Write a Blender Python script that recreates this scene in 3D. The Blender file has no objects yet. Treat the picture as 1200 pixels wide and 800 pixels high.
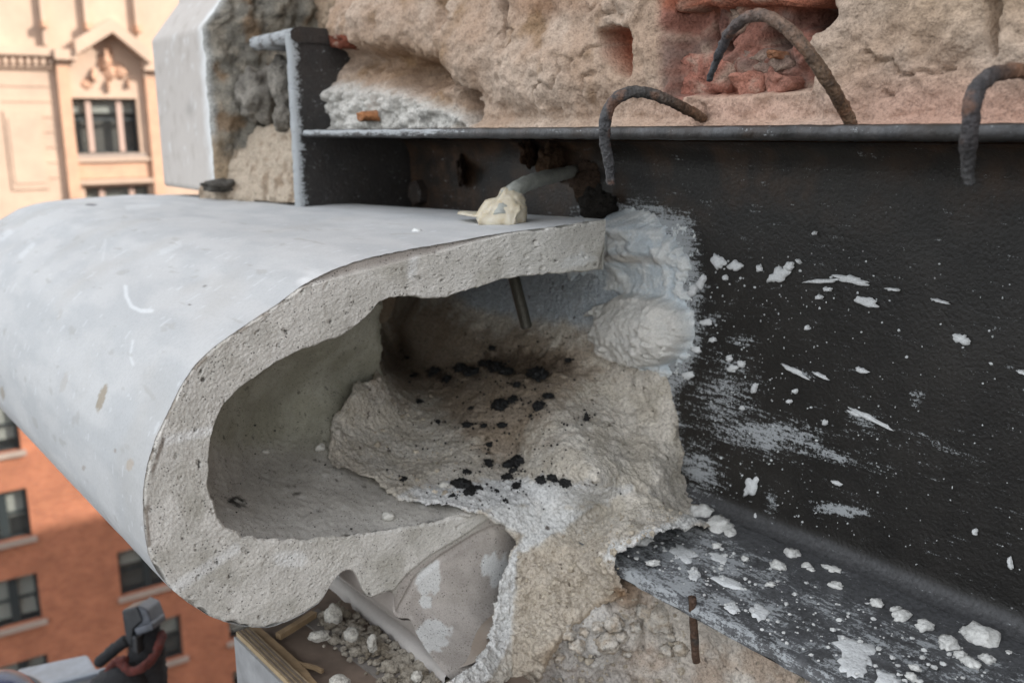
import bpy, math, random
import numpy as np
from mathutils import Vector, Matrix
random.seed(7); rng = np.random.default_rng(7)
SC = bpy.context.scene
COL = SC.collection

# ------------------------------------------------------------------ camera
F_PX = 1118.0
PITCH = math.radians(12.6); HEAD = math.radians(35.6); ROLL = math.radians(0.5)
_F = np.array([-math.cos(HEAD)*math.cos(PITCH), math.sin(HEAD)*math.cos(PITCH), -math.sin(PITCH)])
_R0 = np.array([math.sin(HEAD), math.cos(HEAD), 0.0])
_U0 = np.cross(_R0, _F)
# roll: horizon rises slightly towards the right of the picture
_R = _R0*math.cos(ROLL) - _U0*math.sin(ROLL)
_U = _U0*math.cos(ROLL) + _R0*math.sin(ROLL)
cam_d = bpy.data.cameras.new('camera'); cam = bpy.data.objects.new('camera', cam_d); COL.objects.link(cam)
cam_d.sensor_width = 36; cam_d.lens = 36*F_PX/1200
cam_d.clip_start = 0.02; cam_d.clip_end = 3000
M = Matrix(((_R[0], _U[0], -_F[0], 0), (_R[1], _U[1], -_F[1], 0), (_R[2], _U[2], -_F[2], 0), (0, 0, 0, 1)))
cam.matrix_world = M
cam_d.dof.use_dof = True; cam_d.dof.focus_distance = 0.64; cam_d.dof.aperture_fstop = 9.0
SC.camera = cam

def ray(px, py):
    px = np.asarray(px, float); py = np.asarray(py, float)
    return _F + ((px-600)/F_PX)[..., None]*_R + ((400-py)/F_PX)[..., None]*_U
def onD(px, py, d): return ray(px, py)*np.asarray(d, float)[..., None]
def _on(px, py, v, a):
    r = ray(px, py); return r*(v/r[..., a])[..., None]
def onX(px, py, v): return _on(px, py, v, 0)
def onY(px, py, v): return _on(px, py, v, 1)
def onZ(px, py, v): return _on(px, py, v, 2)
def project(P):
    P = np.asarray(P); d = P@_F
    return 600+F_PX*(P@_R)/d, 400-F_PX*(P@_U)/d

# ------------------------------------------------------------------ light
W = bpy.data.worlds.new('World'); SC.world = W; W.use_nodes = True
nt = W.node_tree; bg = nt.nodes['Background']
sky = nt.nodes.new('ShaderNodeTexSky'); sky.sky_type = 'NISHITA'; sky.sun_disc = False
SUN_AZ = math.radians(42); SUN_EL = math.radians(27)          # azimuth from +X towards +Y
sdir = Vector((math.cos(SUN_AZ)*math.cos(SUN_EL), math.sin(SUN_AZ)*math.cos(SUN_EL), math.sin(SUN_EL)))
sky.sun_elevation = SUN_EL; sky.sun_rotation = math.radians(90)-SUN_AZ
sky.air_density = 1.0; sky.dust_density = 2.0; sky.ozone_density = 1.0
# unseen cloud layer added over most of the sky to whiten its blue light
_tc = nt.nodes.new('ShaderNodeTexCoord'); _nz = nt.nodes.new('ShaderNodeTexNoise'); _nz.inputs['Scale'].default_value = 2.2; _nz.inputs['Detail'].default_value = 6
nt.links.new(_tc.outputs['Generated'], _nz.inputs['Vector'])
_rp = nt.nodes.new('ShaderNodeValToRGB'); _rp.color_ramp.elements[0].position = .30; _rp.color_ramp.elements[0].color = (.45, .45, .45, 1); _rp.color_ramp.elements[1].position = .62; _rp.color_ramp.elements[1].color = (.95, .95, .95, 1)
nt.links.new(_nz.outputs['Fac'], _rp.inputs[0])
_mx = nt.nodes.new('ShaderNodeMix'); _mx.data_type = 'RGBA'; nt.links.new(_rp.outputs[0], _mx.inputs[0]); nt.links.new(sky.outputs[0], _mx.inputs[6]); _mx.inputs[7].default_value = (5.6, 5.65, 5.75, 1)
nt.links.new(_mx.outputs[2], bg.inputs[0]); bg.inputs[1].default_value = 0.15
sun_d = bpy.data.lights.new('sun', 'SUN'); sun_d.energy = 2.9; sun_d.angle = math.radians(0.5); sun_d.color = (1, .94, .86)
sun = bpy.data.objects.new('sun', sun_d); COL.objects.link(sun)
sun.rotation_euler = sdir.to_track_quat('Z', 'Y').to_euler()
SC.view_settings.view_transform = 'Standard'; SC.view_settings.look = 'None'
SC.view_settings.exposure = 1.32; SC.view_settings.gamma = 1
SC.render.engine = 'CYCLES'

# ------------------------------------------------------------------ noise
_perm = np.random.default_rng(3).permutation(256); _perm = np.concatenate([_perm]*3)
_g = np.random.default_rng(5).normal(size=(256, 3)); _g /= np.linalg.norm(_g, axis=1)[:, None]
def noise(P, scale=1.0, seed=0.0):
    P = np.asarray(P, float)*scale + seed*17.37 + 1000.0
    i = np.floor(P).astype(int); f = P-i; i &= 255
    u = f*f*f*(f*(f*6-15)+10)
    def g(dx, dy, dz):
        h = _perm[_perm[_perm[(i[..., 0]+dx) & 255]+((i[..., 1]+dy) & 255)]+((i[..., 2]+dz) & 255)]
        v = _g[h]
        return v[..., 0]*(f[..., 0]-dx)+v[..., 1]*(f[..., 1]-dy)+v[..., 2]*(f[..., 2]-dz)
    def L(a, b, t): return a+(b-a)*t
    x = [[L(g(0, a, b), g(1, a, b), u[..., 0]) for a in (0, 1)] for b in (0, 1)]
    y = [L(x[b][0], x[b][1], u[..., 1]) for b in (0, 1)]
    return L(y[0], y[1], u[..., 2])*1.6
def fbm(P, scale=1.0, octv=4, seed=0.0, gain=.5):
    s = 0; a = 1; t = 0
    for k in range(octv):
        s = s+a*noise(P, scale*2.03**k, seed+k*3.1); t += a; a *= gain
    return s/t*1.4
_wj = np.random.default_rng(9).random((256, 4))
def grains(P, scale, seed=0, size=.62):
    """rounded grains of uneven size, 0..1 high"""
    Q = np.asarray(P, float)*scale+seed*7.7+500.0; sh = Q.shape[:-1]; Q = Q.reshape(-1, 3); out = np.zeros(len(Q)); i0 = np.floor(Q).astype(int)
    for dx in (-1, 0, 1):
        for dy in (-1, 0, 1):
            for dz in (-1, 0, 1):
                i = i0+[dx, dy, dz]; j = _wj[_perm[_perm[_perm[i[:, 0] & 255]+(i[:, 1] & 255)]+(i[:, 2] & 255)]]
                d = ((Q-i-j[:, :3])**2).sum(1); s = size*(.45+.85*j[:, 3]); out = np.maximum(out, np.sqrt(np.maximum(0, s*s-d)))
    return out.reshape(sh)
def sst(a, b, x):
    t = np.clip((x-a)/(b-a), 0, 1); return t*t*(3-2*t)
def blob(px, py, cx, cy, rx, ry=None, ang=0, p=2):
    ry = ry or rx; c, s = math.cos(math.radians(ang)), math.sin(math.radians(ang))
    u = ((px-cx)*c+(py-cy)*s)/rx; v = (-(px-cx)*s+(py-cy)*c)/ry
    return np.exp(-(u*u+v*v)**(p/2))
def segd(px, py, x0, y0, x1, y1):
    dx, dy = x1-x0, y1-y0; t = np.clip(((px-x0)*dx+(py-y0)*dy)/(dx*dx+dy*dy), 0, 1)
    return np.hypot(px-x0-t*dx, py-y0-t*dy)
def inpoly(px, py, poly):
    r = np.zeros(np.shape(px), bool); n = len(poly)
    for k in range(n):
        x0, y0 = poly[k]; x1, y1 = poly[(k+1) % n]
        if y0 == y1: continue
        c = ((y0 > py) != (y1 > py)) & (px < (x1-x0)*(py-y0)/(y1-y0)+x0)
        r ^= c
    return r
def pdist(px, py, poly, closed=True):
    d = np.full(np.shape(px), 1e9); n = len(poly)
    for k in range(n if closed else n-1):
        a = poly[k]; b = poly[(k+1) % n]
        d = np.minimum(d, segd(px, py, a[0], a[1], b[0], b[1]))
    return d
def sdf(px, py, poly):
    d = pdist(px, py, poly); return np.where(inpoly(px, py, poly), d, -d)      # >0 inside
def S(r, g, b):
    c = np.array([r, g, b])/255.0
    return np.where(c <= .04045, c/12.92, ((c+.055)/1.055)**2.4)
def mixc(a, b, t): return a+(b-a)*np.asarray(t)[..., None]

# ------------------------------------------------------------------ objects
def link(o, parent=None):
    COL.objects.link(o)
    if parent is not None: o.parent = parent
    return o
def tag(o, label=None, cat=None, group=None, kind=None):
    if label: o['label'] = label
    if cat: o['category'] = cat
    if group: o['group'] = group
    if kind: o['kind'] = kind
    return o
def empty(name, loc, label=None, cat=None, group=None):
    o = bpy.data.objects.new(name, None); o.empty_display_size = .02; link(o); o.location = loc
    tag(o, label, cat, group); return o
def mesh(name, V, Fc, mat, parent=None, col=None, smooth=True, loc=None):
    V = np.asarray(V, float)
    if parent is not None and loc is None: loc = (0, 0, 0)
    if loc is None: loc = V.mean(0); 
    if parent is not None:
        off = np.array(parent.location); 
        pp = parent.parent
        while pp is not None: off = off+np.array(pp.location); pp = pp.parent
        V = V-off
    else:
        V = V-np.array(loc)
    me = bpy.data.meshes.new(name)
    if isinstance(Fc, np.ndarray):
        n, k = Fc.shape
        me.vertices.add(len(V)); me.vertices.foreach_set('co', V.astype(np.float32).ravel())
        me.loops.add(n*k); me.loops.foreach_set('vertex_index', Fc.astype(np.int32).ravel())
        me.polygons.add(n); me.polygons.foreach_set('loop_start', (np.arange(n)*k).astype(np.int32))
        me.update(calc_edges=True)
    else:
        me.from_pydata([tuple(v) for v in V], [], [tuple(int(i) for i in f) for f in Fc])
    if col is not None:
        a = me.color_attributes.new('col', 'FLOAT_COLOR', 'POINT')
        c = np.ones((len(V), 4), np.float32)
        col = np.asarray(col)
        c[:, :col.shape[-1]] = np.clip(col, 0, 1) if col.ndim > 1 else col
        a.data.foreach_set('color', c.ravel())
    me.polygons.foreach_set('use_smooth', np.full(len(me.polygons), smooth))
    me.materials.append(mat); me.update()
    o = bpy.data.objects.new(name, me); link(o, parent)
    if parent is None: o.location = loc
    return o
def grid_faces(nu, nv):
    i = np.arange(nu*nv).reshape(nu, nv)
    return np.stack([i[:-1, :-1], i[1:, :-1], i[1:, 1:], i[:-1, 1:]], -1).reshape(-1, 4)
def box(x0, x1, y0, y1, z0, z1):
    V = [(x, y, z) for x in (x0, x1) for y in (y0, y1) for z in (z0, z1)]
    Fq = [(0, 1, 3, 2), (4, 6, 7, 5), (0, 4, 5, 1), (2, 3, 7, 6), (0, 2, 6, 4), (1, 5, 7, 3)]
    return V, Fq
class MB:
    def __init__(s): s.V = []; s.F = []
    def add(s, VF):
        b = len(s.V); s.V += [tuple(v) for v in VF[0]]; s.F += [tuple(i+b for i in f) for f in VF[1]]; return s
    def box(s, *a): return s.add(box(*a))
    def build(s, name, mat, parent=None, smooth=False, col=None, loc=None):
        return mesh(name, s.V, s.F, mat, parent, smooth=smooth, col=col, loc=loc)
def hexa(bot, top):       # 4+4 corner solid
    V = list(bot)+list(top)
    return V, [(0, 3, 2, 1), (4, 5, 6, 7), (0, 1, 5, 4), (1, 2, 6, 5), (2, 3, 7, 6), (3, 0, 4, 7)]
def bevel(o, w=.001, seg=2):
    m = o.modifiers.new('bevel', 'BEVEL'); m.width = w; m.segments = seg; m.limit_method = 'ANGLE'; return o
def resample(P, n):
    P = np.asarray(P, float); d = np.r_[0, np.cumsum(np.linalg.norm(np.diff(P, axis=0), axis=1))]
    t = np.linspace(0, d[-1], n); return np.stack([np.interp(t, d, P[:, k]) for k in range(P.shape[1])], 1)
def catmull(P, n):
    P = np.asarray(P, float); P = np.vstack([2*P[0]-P[1], P, 2*P[-1]-P[-2]]); out = []
    for k in range(1, len(P)-2):
        a, b, c, d = P[k-1:k+3]
        for t in np.linspace(0, 1, n, endpoint=False):
            out.append(.5*((2*b)+(-a+c)*t+(2*a-5*b+4*c-d)*t*t+(-a+3*b-3*c+d)*t**3))
    out.append(P[-2]); return np.array(out)
def tube(path, rad, n=14, rough=0.0, seed=0, flat=1.0):
    path = np.asarray(path, float); m = len(path); rad = np.broadcast_to(rad, (m,)).copy()
    T = np.gradient(path, axis=0); T /= np.linalg.norm(T, axis=1)[:, None]
    a = np.array([0.31, 0.2, .93]); N = np.zeros_like(T); N[0] = np.cross(T[0], a); N[0] /= np.linalg.norm(N[0])
    for k in range(1, m):
        v = N[k-1]-T[k]*np.dot(N[k-1], T[k]); N[k] = v/np.linalg.norm(v)
    B = np.cross(T, N); th = np.linspace(0, 2*math.pi, n, endpoint=False)
    V = path[:, None]+rad[:, None, None]*(np.cos(th)[None, :, None]*N[:, None]+flat*np.sin(th)[None, :, None]*B[:, None])
    if rough:
        nn = V-path[:, None]; nn /= np.linalg.norm(nn, axis=-1)[..., None]
        V = V+nn*(rough*fbm(V, 180, 3, seed))[..., None]
    V = V.reshape(-1, 3); F = []
    for k in range(m-1):
        for j in range(n): F.append((k*n+j, k*n+(j+1) % n, (k+1)*n+(j+1) % n, (k+1)*n+j))
    V = np.vstack([V, path[0], path[-1]])
    for j in range(n): F.append((m*n, (j+1) % n, j)); F.append((m*n+1, (m-1)*n+j, (m-1)*n+(j+1) % n))
    return V, F
_ico = {}
def ico(sub):
    if sub not in _ico:
        import bmesh
        bm = bmesh.new(); bmesh.ops.create_icosphere(bm, subdivisions=sub, radius=1)
        _ico[sub] = (np.array([v.co[:] for v in bm.verts]), np.array([[v.index for v in f.verts] for f in bm.faces])); bm.free()
    return _ico[sub]
def lump(c, r, sc=(1, 1, 1), sub=2, rough=.35, seed=0, freq=1.3):
    V, F = ico(sub); V = V.copy()
    k = 1+rough*fbm(V, freq, 3, seed)
    V = V*k[:, None]*np.array(sc)*r
    a = seed*1.7; R = np.array([[math.cos(a), -math.sin(a), 0], [math.sin(a), math.cos(a), 0], [0, 0, 1]])
    return V@R.T+np.asarray(c), F

# ------------------------------------------------------------------ materials
def nodes(name):
    m = bpy.data.materials.new(name); m.use_nodes = True; t = m.node_tree; b = t.nodes['Principled BSDF']
    return m, t, b
def tn(t, typ, **k):
    n = t.nodes.new(typ)
    for a, v in k.items():
        if a in n.inputs.keys() if isinstance(a, str) else False: pass
        setattr(n, a, v)
    return n
def noise_node(t, co, scale, detail=4, rough=.6, stretch=None):
    n = t.nodes.new('ShaderNodeTexNoise'); n.inputs['Scale'].default_value = scale
    n.inputs['Detail'].default_value = detail; n.inputs['Roughness'].default_value = rough
    if stretch:
        mp = t.nodes.new('ShaderNodeMapping'); mp.inputs['Scale'].default_value = stretch[0]; mp.inputs['Rotation'].default_value = stretch[1]
        t.links.new(co, mp.inputs[0]); co = mp.outputs[0]
    t.links.new(co, n.inputs['Vector']); return n.outputs['Fac']
def ramp(t, fac, stops):
    r = t.nodes.new('ShaderNodeValToRGB'); cr = r.color_ramp
    while len(cr.elements) < len(stops): cr.elements.new(.5)
    for e, (p, c) in zip(cr.elements, stops):
        e.position = p; e.color = (c, c, c, 1) if not hasattr(c, '__len__') else (*c[:3], 1)
    t.links.new(fac, r.inputs[0]); return r.outputs[0]
def mathn(t, op, a, b=None):
    n = t.nodes.new('ShaderNodeMath'); n.operation = op
    for k, v in ((0, a), (1, b)):
        if v is None: continue
        if isinstance(v, (int, float)): n.inputs[k].default_value = v
        else: t.links.new(v, n.inputs[k])
    return n.outputs[0]
def mixn(t, typ, fac, a, b):
    n = t.nodes.new('ShaderNodeMix'); n.data_type = 'RGBA'; n.blend_type = typ
    for i, v in ((0, fac), (6, a), (7, b)):
        if isinstance(v, (int, float)): n.inputs[i].default_value = v
        elif hasattr(v, '__len__'): n.inputs[i].default_value = (*v[:3], 1)
        else: t.links.new(v, n.inputs[i])
    return n.outputs[2]
def mineral(name, base=None, fine=700, bump=.5, dist=.0012, var=.25, rough=.92, pits=0, pitscale=300, spec=.25, coarse=120, cdist=.0, speck=0, gr=None):
    """stone / mortar: colour from the 'col' attribute (or base), grain and pits as fine relief"""
    m, t, b = nodes(name); tc = t.nodes.new('ShaderNodeTexCoord').outputs['Object']
    if base is None:
        at = t.nodes.new('ShaderNodeAttribute'); at.attribute_name = 'col'; c = at.outputs['Color']
    else:
        rg = t.nodes.new('ShaderNodeRGB'); rg.outputs[0].default_value = (*base, 1); c = rg.outputs[0]
    n1 = noise_node(t, tc, fine, 5, .7); n2 = noise_node(t, tc, coarse, 5, .6); n3 = noise_node(t, tc, fine*.25, 4, .6)
    f = ramp(t, noise_node(t, tc, gr or fine, 3, .8), [(.34, 1-var*1.5), (.52, 1-var*.25), (.66, 1)]); c = mixn(t, 'MULTIPLY', 1.0, c, f)
    f = ramp(t, n2, [(.3, 1-var*.7), (.7, 1.0)]); c = mixn(t, 'MULTIPLY', 1.0, c, f)
    vg = t.nodes.new('ShaderNodeTexVoronoi'); vg.feature = 'SMOOTH_F1'; vg.inputs['Scale'].default_value = fine*.55; t.links.new(tc, vg.inputs['Vector'])
    h = mathn(t, 'ADD', mathn(t, 'ADD', mathn(t, 'MULTIPLY', n1, .5), mathn(t, 'MULTIPLY', n3, .5)), mathn(t, 'MULTIPLY', vg.outputs['Distance'], -.9))
    if pits:
        v = t.nodes.new('ShaderNodeTexVoronoi'); v.inputs['Scale'].default_value = pitscale; t.links.new(tc, v.inputs['Vector'])
        sel = ramp(t, noise_node(t, tc, pitscale*.35, 3, .6), [(.46, 0), (.58, 1)])
        p = ramp(t, v.outputs['Distance'], [(.12, 1), (.32, 0)])
        p = mathn(t, 'MULTIPLY', p, sel); c = mixn(t, 'MIX', mathn(t, 'MULTIPLY', p, pits), c, (.035, .033, .03))
        h = mathn(t, 'SUBTRACT', h, mathn(t, 'MULTIPLY', p, 1.2))
    if speck:
        v = t.nodes.new('ShaderNodeTexVoronoi'); v.inputs['Scale'].default_value = 420; t.links.new(tc, v.inputs['Vector'])
        p = ramp(t, v.outputs['Distance'], [(.1, 1), (.25, 0)])
        sel = ramp(t, noise_node(t, tc, 90, 3, .6), [(.55, 0), (.65, 1)])
        c = mixn(t, 'MIX', mathn(t, 'MULTIPLY', mathn(t, 'MULTIPLY', p, sel), speck), c, (.05, .04, .035))
    t.links.new(c, b.inputs['Base Color']); b.inputs['Roughness'].default_value = rough
    b.inputs['Specular IOR Level'].default_value = spec
    bp = t.nodes.new('ShaderNodeBump'); bp.inputs['Strength'].default_value = bump; bp.inputs['Distance'].default_value = dist
    t.links.new(h, bp.inputs['Height']); last = bp
    if cdist:
        b2 = t.nodes.new('ShaderNodeBump'); b2.inputs['Strength'].default_value = bump; b2.inputs['Distance'].default_value = cdist
        t.links.new(n2, b2.inputs['Height']); t.links.new(bp.outputs[0], b2.inputs['Normal']); last = b2
    t.links.new(last.outputs[0], b.inputs['Normal']); return m
def plain(name, c, rough=.6, metal=0, var=.25, scale=60, bump=.2, dist=.001, spec=.5):
    m, t, b = nodes(name); tc = t.nodes.new('ShaderNodeTexCoord').outputs['Object']
    n = noise_node(t, tc, scale, 5, .65)
    f = ramp(t, n, [(.3, 1-var), (.7, 1+var*.3)]); cc = mixn(t, 'MULTIPLY', 1.0, c, f)
    t.links.new(cc, b.inputs['Base Color']); b.inputs['Metallic'].default_value = metal
    t.links.new(ramp(t, n, [(.3, rough*.8), (.7, min(1, rough*1.15))]), b.inputs['Roughness'])
    b.inputs['Specular IOR Level'].default_value = spec
    bp = t.nodes.new('ShaderNodeBump'); bp.inputs['Strength'].default_value = bump; bp.inputs['Distance'].default_value = dist
    t.links.new(n, bp.inputs['Height']); t.links.new(bp.outputs[0], b.inputs['Normal']); return m

M_skin = mineral('smooth_cast_stone', fine=900, bump=.2, dist=.0003, var=.06, gr=420, coarse=25, rough=.85)
M_cut = mineral('sawn_cast_stone', fine=1600, bump=.45, dist=.0005, var=.22, gr=900, pits=.85, pitscale=430, coarse=60)
M_mortar = mineral('lime_mortar', fine=900, bump=.75, dist=.0012, var=.32, gr=470, coarse=110, cdist=.003, speck=.9)
M_plaster = mineral('white_plaster', fine=900, bump=.55, dist=.0010, var=.14, gr=620, coarse=160, cdist=.002)
M_wall = mineral('rubble_mortar', fine=900, bump=.7, dist=.0012, gr=430, var=.28, coarse=90, cdist=.004, speck=.4)
M_brick = mineral('broken_brick', fine=500, bump=.8, dist=.002, var=.35, coarse=80, cdist=.004, speck=.5)
M_rock = mineral('grey_aggregate', fine=600, bump=.9, dist=.002, var=.45, coarse=150, cdist=.003)

def bitumen():
    """black bitumen paint over steel; attribute red = dry plaster smear amount, green = rust, blue = lighter grey wear, plus light painted along the web root"""
    m, t, b = nodes('black_bitumen_paint'); tc = t.nodes.new('ShaderNodeTexCoord').outputs['Object']
    at = t.nodes.new('ShaderNodeAttribute'); at.attribute_name = 'col'
    sp = t.nodes.new('ShaderNodeSeparateColor'); t.links.new(at.outputs['Color'], sp.inputs[0])
    n = noise_node(t, tc, 330, 3, .55); big = noise_node(t, tc, 22, 4, .6)
    c = ramp(t, big, [(.3, (.0085, .0075, .0065)), (.7, (.020, .0178, .0155))])
    rust = ramp(t, noise_node(t, tc, 70, 5, .65), [(.35, (.03, .018, .011)), (.7, (.10, .055, .03))])
    c = mixn(t, 'MIX', sp.outputs[1], c, rust)
    c = mixn(t, 'MIX', sp.outputs[2], c, ramp(t, noise_node(t, tc, 300, 6, .7), [(.3, (.055, .057, .06)), (.7, (.17, .175, .185))]))
    # dry smear: streaks run down and away along the web
    s1 = noise_node(t, tc, 150, 8, .8, ((.3, 1, 2.2), (0, math.radians(12), 0)))
    s2 = noise_node(t, tc, 420, 5, .8)
    s = mathn(t, 'ADD', mathn(t, 'MULTIPLY', ramp(t, s1, [(.38, 0), (.64, 1)]), .55), mathn(t, 'MULTIPLY', ramp(t, s2, [(.36, 0), (.64, 1)]), .45))
    s = mathn(t, 'ADD', s, mathn(t, 'MULTIPLY', sp.outputs[0], .80))
    k = ramp(t, s, [(.90, 0), (.96, .55), (1.0, .85)])
    c = mixn(t, 'MIX', k, c, (.38, .40, .41))
    # fine plaster specks everywhere
    v = t.nodes.new('ShaderNodeTexVoronoi'); v.inputs['Scale'].default_value = 85; t.links.new(tc, v.inputs['Vector'])
    pk = mathn(t, 'MULTIPLY', ramp(t, v.outputs['Distance'], [(.035, 1), (.07, 0)]), ramp(t, noise_node(t, tc, 26, 3, .6), [(.52, 0), (.62, 1)]))
    c = mixn(t, 'MIX', mathn(t, 'MULTIPLY', pk, .7), c, (.5, .5, .5))
    t.links.new(c, b.inputs['Base Color'])
    t.links.new(mathn(t, 'ADD', ramp(t, n, [(.3, .40), (.7, .55)]), mathn(t, 'MULTIPLY', k, .4)), b.inputs['Roughness'])
    b.inputs['Specular IOR Level'].default_value = .38
    bp = t.nodes.new('ShaderNodeBump'); bp.inputs['Strength'].default_value = .55; bp.inputs['Distance'].default_value = .0013
    t.links.new(mathn(t, 'ADD', mathn(t, 'ADD', n, mathn(t, 'MULTIPLY', big, 1.5)), mathn(t, 'MULTIPLY', k, .3)), bp.inputs['Height']); t.links.new(bp.outputs[0], b.inputs['Normal'])
    return m
M_bit = bitumen()
def tarm():
    m, t, b = nodes('tar'); b.inputs['Base Color'].default_value = (.010, .010, .010, 1); b.inputs['Roughness'].default_value = .62; b.inputs['Specular IOR Level'].default_value = .3
    return m
M_tar = tarm()
M_iron = mineral('weathered_iron', fine=900, bump=1.0, gr=500, dist=.0012, var=.45, coarse=120, cdist=.0015, rough=.62, spec=.5)
M_galv = plain('galvanised_steel', (.22, .24, .27), .45, .3, .35, 40, .2)
M_dark = plain('black_steel', (.03, .032, .036), .4, .2, .4, 60)
M_blue = plain('dark_blue_plastic', (.012, .02, .07), .25, 0, .2)
M_cloth = plain('black_fabric', (.018, .018, .02), .9, 0, .4, 150, .6, .004)
M_red = plain('red_webbing', (.12, .025, .018), .9, 0, .6, 160, .8, .006)
M_thread = plain('threaded_steel', (.085, .08, .065), .45, .6, .3, 300)

# ================================================================== SETTING
M_asphalt = plain('asphalt', (.05, .05, .052), .9, 0, .3, 2)
o = MB().box(-400, 400, -400, 400, -45.5, -45).build('street', M_asphalt); tag(o, kind='structure')

# ================================================================== FAR BUILDING
FX = -32.0
def fyz(px, py):
    p = onX(px, py, FX); return float(p[1]), float(p[2])
def brickmat():
    m, t, b = nodes('red_brickwork'); tc = t.nodes.new('ShaderNodeTexCoord').outputs['Object']
    sx = t.nodes.new('ShaderNodeSeparateXYZ'); t.links.new(tc, sx.inputs[0]); cx = t.nodes.new('ShaderNodeCombineXYZ')
    t.links.new(mathn(t, 'ADD', sx.outputs[1], sx.outputs[0]), cx.inputs[0]); t.links.new(sx.outputs[2], cx.inputs[1])
    br = t.nodes.new('ShaderNodeTexBrick'); t.links.new(cx.outputs[0], br.inputs['Vector'])
    br.inputs['Color1'].default_value = (.36, .125, .06, 1); br.inputs['Color2'].default_value = (.27, .085, .042, 1)
    br.inputs['Mortar'].default_value = (.30, .17, .11, 1); br.inputs['Scale'].default_value = 1
    br.inputs['Brick Width'].default_value = .21; br.inputs['Row Height'].default_value = .07; br.inputs['Mortar Size'].default_value = .007
    n = noise_node(t, tc, 1.2, 5, .65); c = mixn(t, 'MULTIPLY', 1.0, br.outputs['Color'], ramp(t, n, [(.3, .78), (.7, 1.15)]))
    t.links.new(c, b.inputs['Base Color']); b.inputs['Roughness'].default_value = .9; return m
M_fbrick = brickmat()
M_terra = plain('terracotta', (.47, .34, .255), .8, 0, .22, .9, .3, .02)
M_terra2 = plain('pink_terracotta', (.50, .30, .20), .8, 0, .2, 3, .3, .02)
M_stone = plain('grey_limestone', (.30, .24, .20), .9, 0, .2, 3)
M_frame = plain('dark_window_frame', (.02, .028, .03), .5)
M_wframe = plain('mullion', (.42, .30, .25), .6)
M_blind = plain('pale_blind', (.62, .66, .60), .9, 0, .1, 2)
M_inside = plain('curtain', (.22, .22, .20), .9, 0, .3, 3)
def glassm():
    m, t, b = nodes('window_glass'); b.inputs['Base Color'].default_value = (.02, .024, .026, 1); b.inputs['Roughness'].default_value = .08
    b.inputs['Alpha'].default_value = .25; return m
M_glass = glassm()

bld = empty('apartment_building', (FX, 4, -45), 'tall building with sunlit tan terracotta top floors above shaded red brick floors', 'building')
ZT = fyz(60, 395)[1]                 # brick meets terracotta
ztop = fyz(60, 12)[1]*1.0 + .55
def facade(name, y0, y1, z0, z1, holes, mat, parent, depth=.35, x=FX):
    ys = sorted({y0, y1, *[h[0] for h in holes], *[h[1] for h in holes]}); zs = sorted({z0, z1, *[h[2] for h in holes], *[h[3] for h in holes]})
    V = []; F = []
    def q(*p): b = len(V); V.extend(p); F.append((b, b+1, b+2, b+3))
    for a, b in zip(ys[:-1], ys[1:]):
        for c, d in zip(zs[:-1], zs[1:]):
            my, mz = (a+b)/2, (c+d)/2
            if any(h[0] < my < h[1] and h[2] < mz < h[3] for h in holes): continue
            q((x, a, c), (x, b, c), (x, b, d), (x, a, d))
    for h in holes:
        a, b, c, d = h; xx = x-depth
        q((x, a, c), (xx, a, c), (xx, b, c), (x, b, c)); q((x, a, d), (x, b, d), (xx, b, d), (xx, a, d))
        q((x, a, c), (x, a, d), (xx, a, d), (xx, a, c)); q((x, b, c), (xx, b, c), (xx, b, d), (x, b, d))
    for P in (((x, y0, z0), (x-18, y0, z0), (x-18, y0, z1), (x, y0, z1)), ((x, y1, z0), (x, y1, z1), (x-18, y1, z1), (x-18, y1, z0)),
              ((x-18, y0, z0), (x-18, y1, z0), (x-18, y1, z1), (x-18, y0, z1)), ((x, y0, z1), (x, y1, z1), (x-18, y1, z1), (x-18, y0, z1))): q(*P)
    return mesh(name, V, F, mat, parent, smooth=False)
def window(a, b, c, d, muls, rail, parent, blind=.0, sill=True, fm=None, x=FX, bars=.09):
    """y from a to b, z from c to d; muls = list of mullion positions (fraction)"""
    fm = fm or M_frame; e = .003
    w = MB(); xx = x-.30
    w.box(xx, xx+.10, a+e, a+bars, c+e, d-e); w.box(xx, xx+.10, b-bars, b-e, c+e, d-e)
    w.box(xx, xx+.097, a+bars, b-bars, c+e, c+bars); w.box(xx, xx+.097, a+bars, b-bars, d-bars, d-e)
    fr = w.build('window', fm, parent)
    for f, wd in muls:
        y = a+(b-a)*f; MB().box(xx, xx+.13, y-wd/2, y+wd/2, c+bars, d-bars).build('mullion', M_wframe if wd == .16 else M_frame, fr)
    if rail:
        z = c+(d-c)*rail; MB().box(xx+.01, xx+.06, a+bars, b-bars, z-.04, z+.04).build('rail', M_frame, fr)
    MB().box(xx+.02, xx+.03, a+bars, b-bars, c+bars, d-bars).build('pane', M_glass, fr)
    if blind: MB().box(xx-.10, xx-.08, a+.02, b-.02, d-(d-c)*blind, d-.01).build('blind', M_blind, fr)
    MB().box(xx-.30, xx-.28, a+.01, b-.01, c+.01, d-.01).build('curtain', M_inside, fr)
    if sill: MB().box(x-.04, x+.14, a-.12, b+.12, c-.16, c-.003).build('sill', M_stone, parent)
    return fr
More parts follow.
